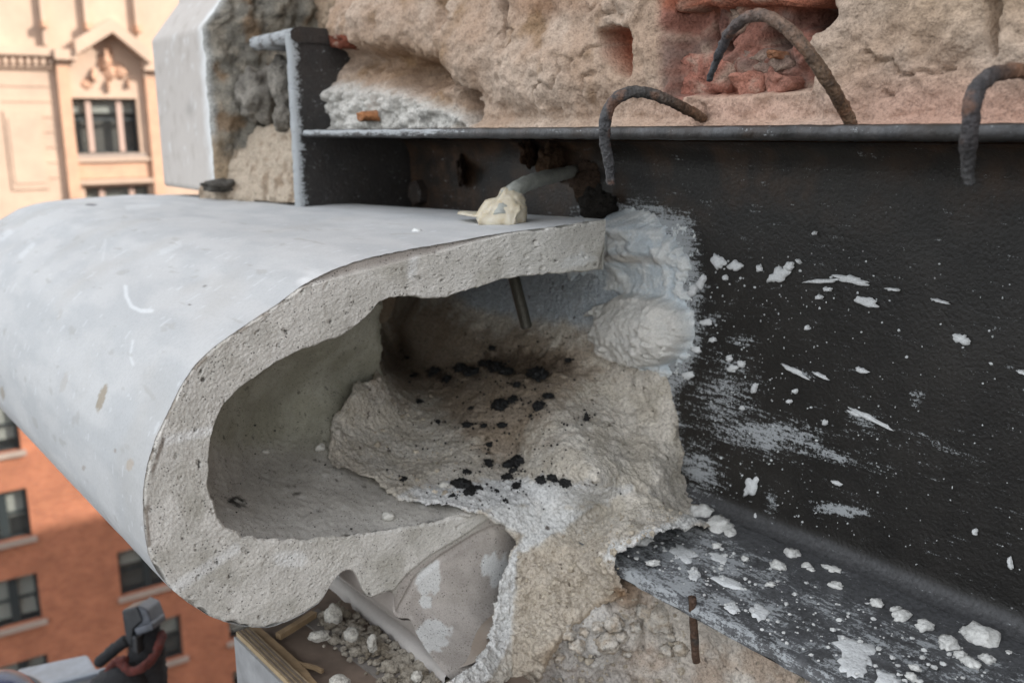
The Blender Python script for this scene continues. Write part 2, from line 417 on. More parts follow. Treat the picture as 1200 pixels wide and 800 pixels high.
# brick floors: columns (y) and floors (z) read off the facade
yL0, yL1 = fyz(-42, 636)[0], fyz(38, 628)[0]
yM0 = fyz(139, 665)[0]; yM1 = yM0+(yL1-yL0)*1.0
yR0 = fyz(272, 782)[0]; yR1 = yR0+(yL1-yL0)
zb1 = fyz(20, 524)[1]; zb2 = fyz(36, 628)[1]; zb3 = fyz(50, 721)[1]
fl = (zb1-zb3)/2; wh = fyz(32, 571)[1]-zb2
holes = []
for y0, y1 in ((yL0-(yM0-yL0), yL1-(yM0-yL0)), (yL0, yL1), (yM0, yM1), (yR0, yR1), (yR0+(yR0-yM0), yR1+(yR0-yM0))):
    for k in range(-1, 9):
        z = zb2-fl*k
        if z+wh > ZT-.4: continue
        holes.append((y0, y1, z, z+wh))
facade('brick_wall', -7.0, 26, -45, ZT, holes, M_fbrick, bld)
for i, h in enumerate(holes): window(*h, [(.5, .22)] if abs(h[0]-yL0) > .1 else [(.62, .26)], .5, bld, blind=[.55, .8, .3, .45, .9, .4, .6][(i*5) % 7])
# terracotta floors
wy0, wz1 = fyz(82, 115); wy1, wz0 = fyz(165, 179)
h2 = []; H = wz1-wz0; per = wy1-wy0+2.6
for k in (-2, -1, 0, 1, 2, 3): h2.append((wy0+per*k, wy1+per*k, wz0, wz1))
for i_, (ax, ay, ar) in enumerate(((118, 74, .30), (128, 66, .36), (124, 86, .30), (110, 88, .26), (138, 84, .28), (126, 100, .22), (101, 98, .2), (149, 98, .2))):
    V, F = lump((FX+.05, fyz(ax, ay)[0], fyz(ax, ay)[1]), ar*.8, (.22, 1, 1), 3, .6, i_+5, 2.2); mesh('relief_ornament', V, F, M_terra2, bld)
z2 = fyz(120, 219)[1]
for k in (-2, -1, 0, 1, 2, 3): h2.append((wy0+per*k+.15, wy1+per*k+.15, z2-H, z2))
h2 = [h for h in h2 if not (h[0] < fyz(60, 150)[0] and h[2] == wz0 and h[1] < wy0)]
facade('terracotta_wall', -7.05, 26.05, ZT+.002, ztop, h2, M_terra, bld, x=FX+.04)
for h in h2:
    window(*h, [(.27, .16), (.74, .16)], .62, bld, blind=.26, fm=M_frame, x=FX+.04, bars=.05)
def yy(px, py=100): return fyz(px, py)[0]
def zz(py, px=100): return fyz(px, py)[1]
X1 = FX+.042
# string course with dentils, gabled hood, pilasters, panels
def course(ya, yb, za, zb, pr, name='string_course', mat=None): return MB().box(X1, X1+pr, ya, yb, za, zb).build(name, mat or M_terra, bld)
course(-7, yy(64), zz(68), zz(58), .32); course(-7, yy(63), zz(82), zz(70), .12)
course(yy(64), yy(90), zz(72), zz(60), .45); course(yy(166), yy(215), zz(82), zz(70), .45)
d = MB()
y = -7.0
while y < yy(88): d.box(X1+.121, X1+.24, y, y+.10, zz(78), zz(71)); y += .2
y = yy(167)
while y < yy(215): d.box(X1+.001, X1+.24, y, y+.10, zz(90), zz(83)); y += .2
o = d.build('dentils', M_terra, bld); o['kind'] = 'stuff'
for (xa, ya_, xb, yb_) in ((84, 66, 126, 40), (126, 40, 170, 76)):
    a = onX(xa, ya_, FX); b = onX(xb, yb_, FX); th = .42; pr = .60
    P = [(X1, a[1], a[2]), (X1, b[1], b[2]), (X1, b[1], b[2]+th), (X1, a[1], a[2]+th)]
    mesh('gable_rake', *hexa(P, [(X1+pr, *p[1:]) for p in P]), M_terra, bld, smooth=False)
course(yy(66), yy(80), zz(232), zz(72), .22, 'pilaster', M_terra2); course(yy(168), yy(180), zz(232), zz(84), .22, 'pilaster', M_terra2)
course(yy(76.5, 180), yy(172), zz(190), zz(186), .16, 'sill_band'); course(yy(80), yy(176), zz(216), zz(211), .2, 'sill_band')
course(yy(76), yy(168), zz(210), zz(191), .06, 'panel', M_terra2)
for a, b, c, dd in ((8, 52, 222, 130), (12, 48, 215, 138)):
    course(yy(a, 170), yy(b, 170), zz(c, 30), zz(dd, 30), .05 if a == 8 else .08, 'panel')
for px in (55, 105, 163):           # ribs and finials above the string course
    course(yy(px), yy(px)+.12, zz(56), zz(-40), .22, 'rib')
    MB().box(X1, X1+.40, yy(px)-.02, yy(px)+.14, zz(36), zz(28)).build('finial', M_terra2, bld)
for k, py in enumerate((100, 118, 136, 154, 172, 190, 208)):
    course(yy(0), yy(60), zz(py+1.4, 30), zz(py, 30), .03, 'joint_band')
# green-grey roof building behind
mb = MB().box(-70, -52, -14, 40, -45, 16.0).build('rear_building', plain('pale_grey_render', (.34, .38, .37), .8, 0, .15, 1)); tag(mb, 'pale grey building rising behind the roofline of the terracotta building', 'building')

# ================================================================== OUR BUILDING
own = empty('masonry_building', (6, 12, -45), 'rough masonry wall with mortar rubble above and behind the black steel beam', 'wall')
M_own = plain('common_brick_backing', (.34, .22, .16), .9, 0, .3, 8)
MB().box(-1.40, 24, .68, 62, -45, -.5).build('lower_wall', M_own, own)
MB().box(-1.40, 24, .682, 62, -.499, .5).build('core_wall', M_own, own)
MB().box(-1.40, 24, .50, 62, .501, 8.6).build('upper_wall', M_own, own)

# relief of the stripped wall above the beam (a height field in the wall's own plane)
def wall_relief():
    rx = np.concatenate([np.arange(-1.62, -.15, .0016), np.arange(-.15, .6, .006)]); rz = np.arange(-.30, .52, .0018)
    X, Z = np.meshgrid(rx, rz, indexing='ij'); P = np.stack([X, np.full_like(X, .51), Z], -1)
    px, py = project(P)
    px = np.where(X > -.02, 3000, px); py = np.where(X > -.02, 100, py)
    y = .515-.006*fbm(P, 9, 4, 1)-.0055*fbm(P, 26, 3, 2)+.007*sst(.045, .0, np.abs(fbm(P, 17, 3, 51)))*sst(-.1, .3, fbm(P, 11, 2, 52))-.0030*fbm(P, 60, 2, 3)-.0034*grains(P, 120, 13)*sst(-.2, .3, fbm(P, 20, 2, 5))-.0016*grains(P, 290, 14)-.0006*fbm(P, 300, 2, 4)
    n = fbm(P, 40, 3, 9); n2 = fbm(P, 90, 3, 11)
    pxn = px+n*9; pyn = py+n2*7
    # hollows, grooves and bulges seen in the photograph
    y += .040*blob(pxn, pyn, 487, 88, 34, 17, 8, 4)+.03*blob(pxn, pyn, 450, 72, 60, 14, 5, 3)
    y += .028*sst(7, 1, segd(pxn, pyn, 580, -10, 590, 42))+.035*sst(8, 2, segd(pxn, pyn, 550, 108, 552, 136))
    y += .02*sst(6, 1, segd(pxn, pyn, 515, 85, 548, 105))+.012*sst(12, 2, segd(pxn, pyn, 520, 0, 512, 80))
    y -= .022*blob(pxn, pyn, 545, 60, 30, 42, 0, 3)+.016*blob(pxn, pyn, 640, 90, 75, 45, 0, 4)
    y -= .016*blob(pxn, pyn, 430, 30, 50, 28, 0, 3)
    hole = sst(-2, 3, sdf(pxn*.4+px*.6, pyn*.4+py*.6, [(697, 38), (712, 30), (731, 33), (738, 55), (734, 92), (722, 84), (706, 62)]))
    y += .034*hole
    rec = sst(-3, 4, sdf(pxn*.35+px*.65, pyn*.35+py*.65, [(778, -60), (962, -60), (962, 12), (940, 40), (935, 60), (952, 82), (945, 104), (900, 108), (840, 112), (781, 112)]))
    y += rec*(.019+.004*fbm(P, 60, 3, 21)-.008*grains(P, 50, 22)-.003*grains(P, 130, 23))
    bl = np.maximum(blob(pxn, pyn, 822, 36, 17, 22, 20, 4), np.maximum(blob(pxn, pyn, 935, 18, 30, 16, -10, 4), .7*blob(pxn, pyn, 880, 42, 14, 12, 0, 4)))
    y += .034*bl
    y += .006*sst(3, .5, segd(pxn, pyn, 1010, 62, 1060, 88))+.005*sst(3, .5, segd(pxn, pyn, 1060, 88, 1110, 80))+.006*sst(4, 1, segd(pxn, pyn, 1036, 108, 1044, 116))
    y += .012*sst(9, 2, segd(pxn, pyn, 1160, -20, 1156, 60))
    led = sst(138, 150, py+4*n)*(px > 560); y -= .012*led*(px < 2000)
    rub = sst(-6, 10, sdf(pxn, pyn, [(372, 108), (400, 96), (470, 104), (540, 128), (560, 152), (470, 160), (372, 160)]))
    y -= rub*(.010+.014*grains(P, 68, 11)+.005*grains(P, 150, 12))
    # left of the vertical plate the masonry steps back
    left = sst(-1.068, -1.078, X); y = y*(1-left)+left*(.60-.05*sst(.02, -.10, Z)-.010*fbm(P, 30, 4, 33)-.006*np.abs(fbm(P, 80, 3, 34)))
    gap = blob(pxn, pyn, 305, 75, 40, 16, -8, 4)+blob(pxn, pyn, 340, 118, 12, 20, 0, 4); y += .06*left*np.clip(gap, 0, 1)
    below = (Z < -.004) & (X > -1.085); y = np.where(below, .66, y)
    # colour
    c = mixc(S(182, 157, 136), S(198, 178, 160), sst(-.3, .5, fbm(P, 14, 4, 40)))
    c = mixc(c, S(150, 122, 92), .8*sst(.1, .6, fbm(P, 22, 4, 41))*(px < 700))
    c = mixc(c, S(196, 158, 140), .8*sst(900, 1080, px)*sst(60, 130, py)); c = mixc(c, S(188, 165, 140), .6*sst(960, 1100, px)*sst(80, 0, py))
    c = mixc(c, S(206, 168, 150), .7*blob(px, py, 870, 128, 110, 22)); c = mixc(c, S(215, 214, 208), rub*.9)
    c = mixc(c, S(140, 108, 74), .6*blob(px, py, 470, 75, 60, 30)); c = mixc(c, S(150, 105, 70), .5*blob(px, py, 640, 5, 50, 14)); c = mixc(c, S(168,150,125), .5*left)
    c = mixc(c, S(184, 112, 84), hole); red = mixc(S(150, 104, 90), S(128, 104, 94), sst(-.2, .4, fbm(P, 45, 3, 44))); red = mixc(red, S(176, 122, 102), sst(.0, .5, fbm(P, 30, 3, 45))*sst(70, 100, py)); red = mixc(red, S(160, 100, 78), sst(16, 4, py+5*n)); red = mixc(red, S(178, 156, 138), .75*sst(.05, .45, fbm(P, 38, 4, 48)))
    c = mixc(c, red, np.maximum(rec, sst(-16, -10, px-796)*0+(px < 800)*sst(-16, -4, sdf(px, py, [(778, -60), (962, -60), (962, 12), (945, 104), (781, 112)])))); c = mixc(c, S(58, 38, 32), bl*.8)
    P[..., 1] = y
    F = grid_faces(len(rx), len(rz)); i = np.arange(len(rx)*len(rz)).reshape(len(rx), len(rz))
    keep = ~(below.reshape(-1)[F].all(1)); F = F[keep]
    return mesh('rubble_face', P.reshape(-1, 3), F, M_wall, own, col=c.reshape(-1, 3))
wall_relief()
# brick pieces still bedded in the recess
def brickbit(poly, ydepth, thick, rgb, name='brick', seed=0):
    P0 = resample(catmull([onY(a, b, ydepth) for a, b in poly+[poly[0]]], 3), 29)[:-1]
    c = P0.mean(0); n = len(P0); rings = []
    for k, (s, dy) in enumerate(((1.02, thick), (1.0, .002), (.95, .0), (.75, -.002), (.5, -.002), (.25, -.002))):
        R = c+(P0-c)*s; R[:, 1] += dy; R = R+.0035*np.stack([fbm(R, 90, 4, seed), fbm(R, 90, 4, seed+5)*1.8, fbm(R, 90, 4, seed+9)], -1); rings.append(R)
    V = np.vstack(rings+[c[None]]); F = []
    for k in range(len(rings)-1):
        for j in range(n): F.append((k*n+j, k*n+(j+1) % n, (k+1)*n+(j+1) % n, (k+1)*n+j))
    for j in range(n): F.append(((len(rings)-1)*n+j, (len(rings)-1)*n+(j+1) % n, len(rings)*n))
    col = np.tile(S(*rgb), (len(V), 1))*(1+.25*fbm(V, 90, 3, seed))[:, None]; col = mixc(col, S(184, 164, 146), .7*sst(.1, .5, fbm(V, 60, 4, seed+3)))
    return mesh(name, V, F, M_brick, own, col=col)
brickbit([(782, 74), (812, 62), (850, 70), (858, 96), (846, 110), (786, 112)], .526, .03, (166, 112, 96), seed=1)
brickbit([(856, 88), (878, 84), (890, 92), (888, 112), (866, 112)], .523, .03, (176, 122, 104), seed=2)
brickbit([(894, 90), (915, 84), (930, 96), (918, 110), (895, 110)], .525, .03, (166, 118, 102), seed=3)
brickbit([(852, 62), (886, 56), (922, 66), (928, 84), (880, 86), (856, 80)], .533, .03, (140, 116, 104), seed=4)
brickbit([(776, -40), (960, -40), (966, 2), (900, 7), (840, 8), (780, 12)], .520, .04, (158, 98, 76), seed=5)
brickbit([(783, 20), (800, 14), (806, 60), (786, 68)], .531, .03, (128, 86, 74), seed=6)
brickbit([(846, 10), (868, 8), (874, 32), (850, 50), (842, 34)], .534, .03, (124, 88, 78), seed=7)
brickbit([(418, 132), (426, 131), (427, 140), (419, 141)], .478, .02, (180, 124, 84), seed=8)
brickbit([(901, 60), (908, 59), (910, 66), (903, 67)], .526, .01, (158, 112, 84), seed=9)
brickbit([(385, 42), (398, 38), (410, 46), (404, 56), (388, 54)], .50, .02, (120, 66, 48), seed=10)

# ================================================================== LEFT STONE BLOCK
def block():
    root = empty('stone_block', (-1.46, .5, -.09), 'grey white cast stone block with a broken rough end at the corner above the cornice', 'stone')
    yb = .45; xl = float(onY(187, 150, yb)[0]); xr = float(onY(243, 100, yb)[0]); zb = float(onY(210, 221, yb)[2]); zc = float(onY(187, 44, yb)[2])
    # profile in (y,z), swept in x
    prof = [(.66, zb), (yb+.004, zb), (yb, zb+.004), (yb, (zb+zc)/2), (yb, zc-.003), (yb+.001, zc), (yb+.045, zc+.055), (yb+.047, zc+.06), (yb+.047, zc+.16), (.66, zc+.16)]
    pr = resample(prof, 150); xs = np.linspace(xl, xr, 60); X = np.repeat(xs[:, None], 150, 1)
    Y = np.repeat(pr[None, :, 0], 60, 0); Z = np.repeat(pr[None, :, 1], 60, 0)
    P = np.stack([X, Y, Z], -1); P[..., 1] += .0006*fbm(P, 60, 3, 2)
    P[-1, :, 0] += .006*fbm(P[-1], 40, 4, 7)+.003*fbm(P[-1], 140, 3, 8)
    t = sst(xr-.035, xr-.002, P[..., 0]+.012*fbm(P, 60, 4, 5)); c = mixc(S(188, 182, 176), S(214, 215, 214), np.clip(t+.5*sst(.4, .65, fbm(P, 60, 4, 15)), 0, 1)); c = mixc(c, S(166, 158, 150), .5*sst(.1, .6, fbm(P, 40, 5, 17)))
    c = mixc(c, S(150, 146, 142), .5*blob(*project(P), 222, 128, 5, 9))
    mesh('smooth_face', P.reshape(-1, 3), grid_faces(60, 150), M_skin, root, col=c.reshape(-1, 3))
    mesh('end_face', [(xl, *p) for p in prof], [tuple(range(len(prof)))], M_skin, root, smooth=False, col=np.tile(S(176, 176, 176), (len(prof), 1)))
    # broken end: ribbon from front edge back to the wall
    edge = P[-1, 8:140]; n = len(edge); m = 70; G = np.zeros((n, m, 3))
    for k in range(m):
        f = k/(m-1); G[:, k] = edge; G[:, k, 1] = edge[:, 1]+(.66-edge[:, 1])*f
        G[:, k, 0] = edge[:, 0]+(.0 if k == 0 else .005)+.055*f
    w = sst(0, .12, np.linspace(0, 1, m))[None, :]
    G[..., 0] += w*(.018*fbm(G, 24, 3, 3)+.016*grains(G, 42, 4)+.003*grains(G, 160, 5))
    q = fbm(G, 35, 4, 12); c = mixc(S(152, 147, 136), S(180, 171, 155), sst(-.3, .4, q)); c = mixc(c, S(96, 92, 86), sst(.25, .6, fbm(G, 50, 4, 13)))
    c = mixc(c, S(156, 120, 82), .6*sst(.3, .6, fbm(G, 22, 3, 14))); c = mixc(c, S(205, 205, 200), sst(.05, .0, np.linspace(0, 1, m))[None, :]*np.ones((n, 1)))
    px, py = project(G); c = mixc(c, S(190, 168, 140), sst(150, 185, py+14*q-.35*(px-250)))
    mesh('broken_face', G.reshape(-1, 3), grid_faces(n, m), M_rock, root, col=c.reshape(-1, 3))
    return root
block()
# loose stones wedged beside the block
for (px, py, Y, r, sc, rgb, lab) in (
    (303, 112, .500, .036, (1.1, .8, .95), (158, 152, 142), 'round dark grey aggregate stone wedged between the block and the steel plate'),
    (334, 96, .492, .024, (.8, .8, 1.3), (160, 154, 144), 'upright grey stone sliver touching the steel plate edge'),
    (336, 138, .492, .022, (1.2, .8, .8), (148, 142, 132), 'small grey stone under the upright sliver beside the plate'),
    (262, 217, .458, .026, (1.3, 1, .35), (104, 100, 94), 'flat dark stone lying on the cornice foot of the corner block')):
    c = onY(px, py, Y); V, F = lump(c, r, sc, 4, .42, px, 1.6)
    q = fbm(V, 60, 3, 2); o = mesh('stone_fragment', V, F, M_rock, col=S(*rgb)[None, :]*(1+.5*q[:, None])); tag(o, lab, 'stone fragment')
# mortar bank between block and plate
def px_patch(name, poly, ctrl, res, mat, disp, colf, parent=None, skirt=.03, post=None):
    """surface of a solid mass: true 3-D control points, thin-plate interpolated, with its sides turned back"""
    C = np.array([(c[0], c[1], c[2]@_F) for c in ctrl]); A = C[:, :2]/100; v = 1/C[:, 2]
    def K(a, b):
        r2 = ((a[:, None]-b[None])**2).sum(-1); return .5*r2*np.log(r2+1e-9)
    n = len(A); L = np.zeros((n+3, n+3)); L[:n, :n] = K(A, A)+np.eye(n)*.002; L[:n, n] = 1; L[:n, n+1:] = A; L[n:, :n] = L[:n, n:].T
    w = np.linalg.solve(L, np.r_[v, 0, 0, 0])
    def depth(px, py):
        q = np.stack([np.ravel(px), np.ravel(py)], 1)/100; out = np.zeros(len(q))
        for s in range(0, len(q), 20000):
            qq = q[s:s+20000]; out[s:s+20000] = K(qq, A)@w[:n]+w[n]+qq@w[n+1:]
        return (1/out).reshape(np.shape(px))
    pp = np.array(poly); x0, y0 = pp.min(0)-3; x1, y1 = pp.max(0)+3
    gx = np.arange(x0, x1, res); gy = np.arange(y0, y1, res); PX, PY = np.meshgrid(gx, gy, indexing='ij')
    P = onD(PX, PY, depth(PX, PY))
    nz = np.stack([PX, PY, 0*PX], -1); sd = sdf(PX+3.2*fbm(nz, .07, 4, 3), PY+3.2*fbm(nz, .07, 4, 8), poly)
    du = np.gradient(P, axis=0); dv = np.gradient(P, axis=1); N = np.cross(du, dv); N /= np.linalg.norm(N, axis=-1)[..., None]+1e-12
    s = np.sign(-(N*P).sum(-1))[..., None]; N = N*s
    P = P+N*disp(P, PX, PY)[..., None]
    if post: P = post(P)
    e = sst(5, 0, sd)*.004; P = P+P/np.linalg.norm(P, axis=-1)[..., None]*e[..., None]
    ins = sd > 0; F = grid_faces(len(gx), len(gy)); F = F[ins.reshape(-1)[F].all(1)]
    col = colf(P, PX, PY).reshape(-1, 3); V = P.reshape(-1, 3)
    # side skirt on boundary edges
    E = np.concatenate([F[:, [0, 1]], F[:, [1, 2]], F[:, [2, 3]], F[:, [3, 0]]]); key = np.sort(E, 1); kk = key[:, 0]*10**8+key[:, 1]
    _, inv, cnt = np.unique(kk, return_inverse=True, return_counts=True); B = E[cnt[inv] == 1]
    bv = np.unique(B); mp = -np.ones(len(V), int); mp[bv] = len(V)+np.arange(len(bv))
    V2 = V[bv]*(1+skirt/np.linalg.norm(V[bv], axis=1))[:, None]; V = np.vstack([V, V2]); col = np.vstack([col, col[bv]])
    F = np.vstack([F, np.stack([B[:, 1], B[:, 0], mp[B[:, 0]], mp[B[:, 1]]], 1)])
    used = np.unique(F); mp = np.zeros(len(V), int); mp[used] = np.arange(len(used))
    o = mesh(name, V[used], mp[F], mat, parent, col=col[used]); return o, lambda a, b: onD(a, b, depth(np.asarray(a, float), np.asarray(b, float)))

def cY(px, py, y): return (px, py, onY(px, py, y))
def cX(px, py, x): return (px, py, onX(px, py, x))
def cZ(px, py, z): return (px, py, onZ(px, py, z))
bank = [cY(240, 215, .452), cY(262, 190, .472), cY(290, 160, .495), cY(330, 140, .502), cY(352, 130, .49), cY(355, 180, .475), cY(350, 230, .464), cY(300, 230, .466), cY(250, 235, .45), cY(310, 190, .480)]
o, _ = px_patch('mortar_bank', [(236, 215), (250, 196), (262, 184), (285, 172), (300, 150), (322, 146), (353, 132), (356, 238), (236, 238)], bank, 1.2, M_wall,
    lambda P, a, b: .006*fbm(P, 32, 3, 5)+.005*grains(P, 90, 3)+.002*grains(P, 200, 4), lambda P, a, b: mixc(S(190, 175, 156), S(152, 134, 114), sst(.0, .5, fbm(P, 40, 4, 7))), own)

# ================================================================== STEEL BEAM
beam = empty('steel_beam', (-.5, .53, -.33), 'black bitumen painted steel I beam running along the wall, splashed with white plaster', 'steel beam')
XA, XB = -1.052, .9
def attr_grid(P, name, parent, fn, mat=M_bit):
    nu, nv = P.shape[:2]; px, py = project(P); bad = (P@_F) < .05; px = np.where(bad, 2500, px); py = np.where(bad, 400, py)
    return mesh(name, P.reshape(-1, 3), grid_faces(nu, nv), mat, parent, col=fn(P, px, py).reshape(-1, 3))
xs = np.arange(XA, XB, .0035)
# web with roots curving into the flanges
zc = np.concatenate([[(.463, -.3465)], [(.463, -.333)], [(.466, -.3300)], np.stack([np.linspace(.475, .560, 18), np.linspace(-.3295, -.3235, 18)], 1)])
arc = np.array([(.600-.030*(1-math.sin(t)), -.3225+.030*(1-math.cos(t))) for t in np.linspace(0, math.pi/2, 9)])
lowp = np.array([(.462, -.3385), (.4625, -.3335), (.4650, -.3305)])
low2 = np.array([(y, -.3305+(y-.465)*.055) for y in np.linspace(.469, .584, 38)])
zroot = low2[-1, 1]; arc = np.array([(.584+.016*math.sin(t), zroot+.016*(1-math.cos(t))) for t in np.linspace(0.05, math.pi/2, 12)])
web = np.array([(.600, z) for z in np.linspace(zroot+.020, -.040, 90)])
arc2 = np.array([(.600-.02*(1-math.cos(t)), -.036+.024*math.sin(t)) for t in np.linspace(0, math.pi/2, 7)])
def sweep(pr): return np.stack([np.repeat(xs[:, None], len(pr), 1), np.repeat(pr[None, :, 0], len(xs), 0), np.repeat(pr[None, :, 1], len(xs), 0)], -1)
def webattr(P, px, py):
    n = fbm(P, 25, 4, 3); r = .12+.10*n
    r = np.maximum(r, .78*sst(-34, 4, sdf(px, py, [(690, 250), (760, 250), (800, 262), (812, 330), (806, 420), (780, 460), (795, 560), (830, 620), (600, 640), (560, 400)])))
    for cx, cy, rx, ry, an, a in ((905, 510, 75, 26, 8, .72), (850, 465, 50, 60, 0, .55), (820, 560, 30, 50, -15, .8), (985, 598, 48, 9, 4, .75), (1010, 495, 34, 9, 28, .62), (940, 437, 22, 6, 25, .7), (870, 398, 20, 12, 0, .6),
                                  (980, 535, 60, 9, 18, .55), (1075, 465, 12, 16, 0, .55), (905, 590, 10, 26, 0, .6), (860, 430, 40, 8, 35, .5), (835, 372, 24, 10, 0, .6), (1100, 520, 120, 14, 26, .34), (1060, 640, 60, 8, 10, .3)):
        r = np.maximum(r, a*blob(px, py, cx, cy, rx, ry, an))
    g = .55*sst(290, 190, py)*sst(.0, .6, fbm(P, 18, 4, 6)+.3)+.5*sst(760, 650, px)*sst(300, 190, py)*sst(-.2, .4, fbm(P, 30, 4, 5)); g = np.clip(g, 0, 1)
    b = .45*sst(-.312, -.318, P[..., 2]+.0015*n); r = r*(1-.5*sst(-.30, -.315, P[..., 2])); return np.stack([r, g*(1-2*b), b], -1)  # blue: lower strip painted lighter, imitating light on the upturned fillet
attr_grid(sweep(np.vstack([arc, web, arc2])), 'web', beam, webattr)
def flattr(P, px, py):
    n = fbm(P, 45, 4, 8); b = .62+.30*n+.22*sst(900, 730, px)
    r = .40+.32*fbm(P, 60, 4, 4)+.26*sst(950, 740, px)
    for cx, cy, rx, ry, a in ((1000, 762, 46, 30, .62), (890, 700, 60, 12, .4), (770, 650, 45, 22, .5), (1120, 750, 60, 20, .4), (1010, 785, 20, 22, .8), (800, 690, 60, 10, .4)): r = np.maximum(r, a*blob(px, py, cx, cy, rx, ry))
    root = sst(.550, .566, P[..., 1]); r = r*(1-.7*root); b = b*(1-root)+.60*root  # root strip lightened in the colour as if lit from above
    return np.clip(np.stack([r, 0*r, b], -1), 0, 1)
pr = np.vstack([lowp, low2, arc[:1]]); G = sweep(pr)
G[..., 1] -= (.0022*fbm(G*np.array([1, 0, 0]), 60, 4, 3)+.001)[...]*(pr[None, :, 0] < .47)
G[..., 2] += .0007*fbm(G, 60, 3, 5)
attr_grid(G, 'bottom_flange', beam, flattr)
MB().box(XA, XB, .4635, .61, -.3405, -.3375).build('flange_underside', M_bit, beam)
topp = np.array([(.60, -.0085), (.575, -.0085), (.5, -.0085), (.4625, -.0085), (.4605, -.0075), (.460, -.006), (.460, -.003), (.4605, -.001), (.4625, 0.0), (.50, 0), (.66, 0)])
G = sweep(resample(topp, 60)); G[..., 2] += .0007*fbm(G, 70, 4, 5)+.0005*fbm(G, 300, 2, 6); G[..., 1] -= .0005*fbm(G, 120, 3, 5)+.0007*fbm(G, 260, 3, 7)
def topattr(P, px, py):
    e = sst(.466, .462, P[..., 1])*sst(-.0085, -.004, P[..., 2]); r = (.22+.3*fbm(P, 50, 4, 2)+.75*sst(560, 480, px))*e
    return np.clip(np.stack([r, .35*e*sst(.0, .5, fbm(P, 35, 4, 6)), (.36+.6*fbm(P, 45, 4, 12))*e], -1), 0, 1)
attr_grid(G, 'top_flange', beam, topattr)
# bolt head under plaster and two dim bolt heads in the recess
for px, py, Y, r in ((709, 376, .588, .009), (484, 226, .588, .016)):
    c = onY(px, py, Y); n = 6; a = np.linspace(0, 2*math.pi, n, endpoint=False)+.3
    V = []; 
    for yy_, s in ((.602-c[1], 1), (.002, 1), (0, .85)):
        V += [(c[0]+r*s*math.cos(t), c[1]+yy_, c[2]+r*s*math.sin(t)) for t in a]
    F = [(k*6+j, k*6+(j+1) % 6, (k+1)*6+(j+1) % 6, (k+1)*6+j) for k in (0, 1) for j in range(6)]+[(12, 13, 14, 15, 16, 17)]
    o = mesh('bolt_head', V, F, M_bit, beam, smooth=False, col=np.tile([.12, .3, .1], (18, 1)))
# vertical T plate at the left beam end
tp = empty('steel_end_plate', (-1.05, .46, -.1), 'upright black steel T plate with white plastered edge at the left beam end', 'steel plate')
zt = float(onY(356, 32, .455)[2]); x0 = -1.078; x1 = -1.0615
zz_ = np.linspace(-.10, zt, 130)
ring = [(x1, .66), (x1, .47), (x1, .4565), (x1-.002, .455), (x0+.002, .455), (x0, .4565), (x0, .47), (x0, .66)]
ring = resample(ring, 70)
G = np.stack([np.repeat(ring[None, :, 0], 130, 0), np.repeat(ring[None, :, 1], 130, 0), np.repeat(zz_[:, None], 70, 1)], -1)
G[..., 1] -= (.0016*fbm(G, 60, 4, 2)+.0005)*sst(.462, .457, G[..., 1])
def plattr(P, px, py):
    e = sst(.466, .4585, P[..., 1]+.0025*fbm(P, 70, 3, 4)); return np.stack([1.3*e+.12*(1-e)+.2*(1-e)*fbm(P, 60, 4, 2), .1*(1-e), .14*(1-e)], -1).clip(0, 1)
attr_grid(G, 'stem', tp, plattr)
u = np.linspace(0, 1, 40); capz = zt
ring = resample([(.62, .0), (.463, 0), (.455, -.003), (.4545, -.006), (.4545, -.014), (.457, -.017), (.62, -.017)], 46)
ca = np.linspace(-1.185, x1+.003, 60)
G = np.stack([np.repeat(ca[:, None], 46, 1), np.repeat(ring[None, :, 0], 60, 0), capz+.004+np.repeat(ring[None, :, 1], 60, 0)], -1); G[..., 2] += .0012*fbm(G, 60, 3, 3)
attr_grid(G, 'top_flange', tp, lambda P, a, b: np.stack([.75+.45*fbm(P, 60, 4, 7)-.5*sst(.46, .52, P[..., 1]), 0*a+.05, 0*a+.25], -1).clip(0, 1))
mesh('cap_end', [(x1+.003, y, capz+.004+z) for y, z in ring], [tuple(range(46))], M_bit, tp, smooth=False, col=np.tile([.05, .2, .12], (46, 1)))

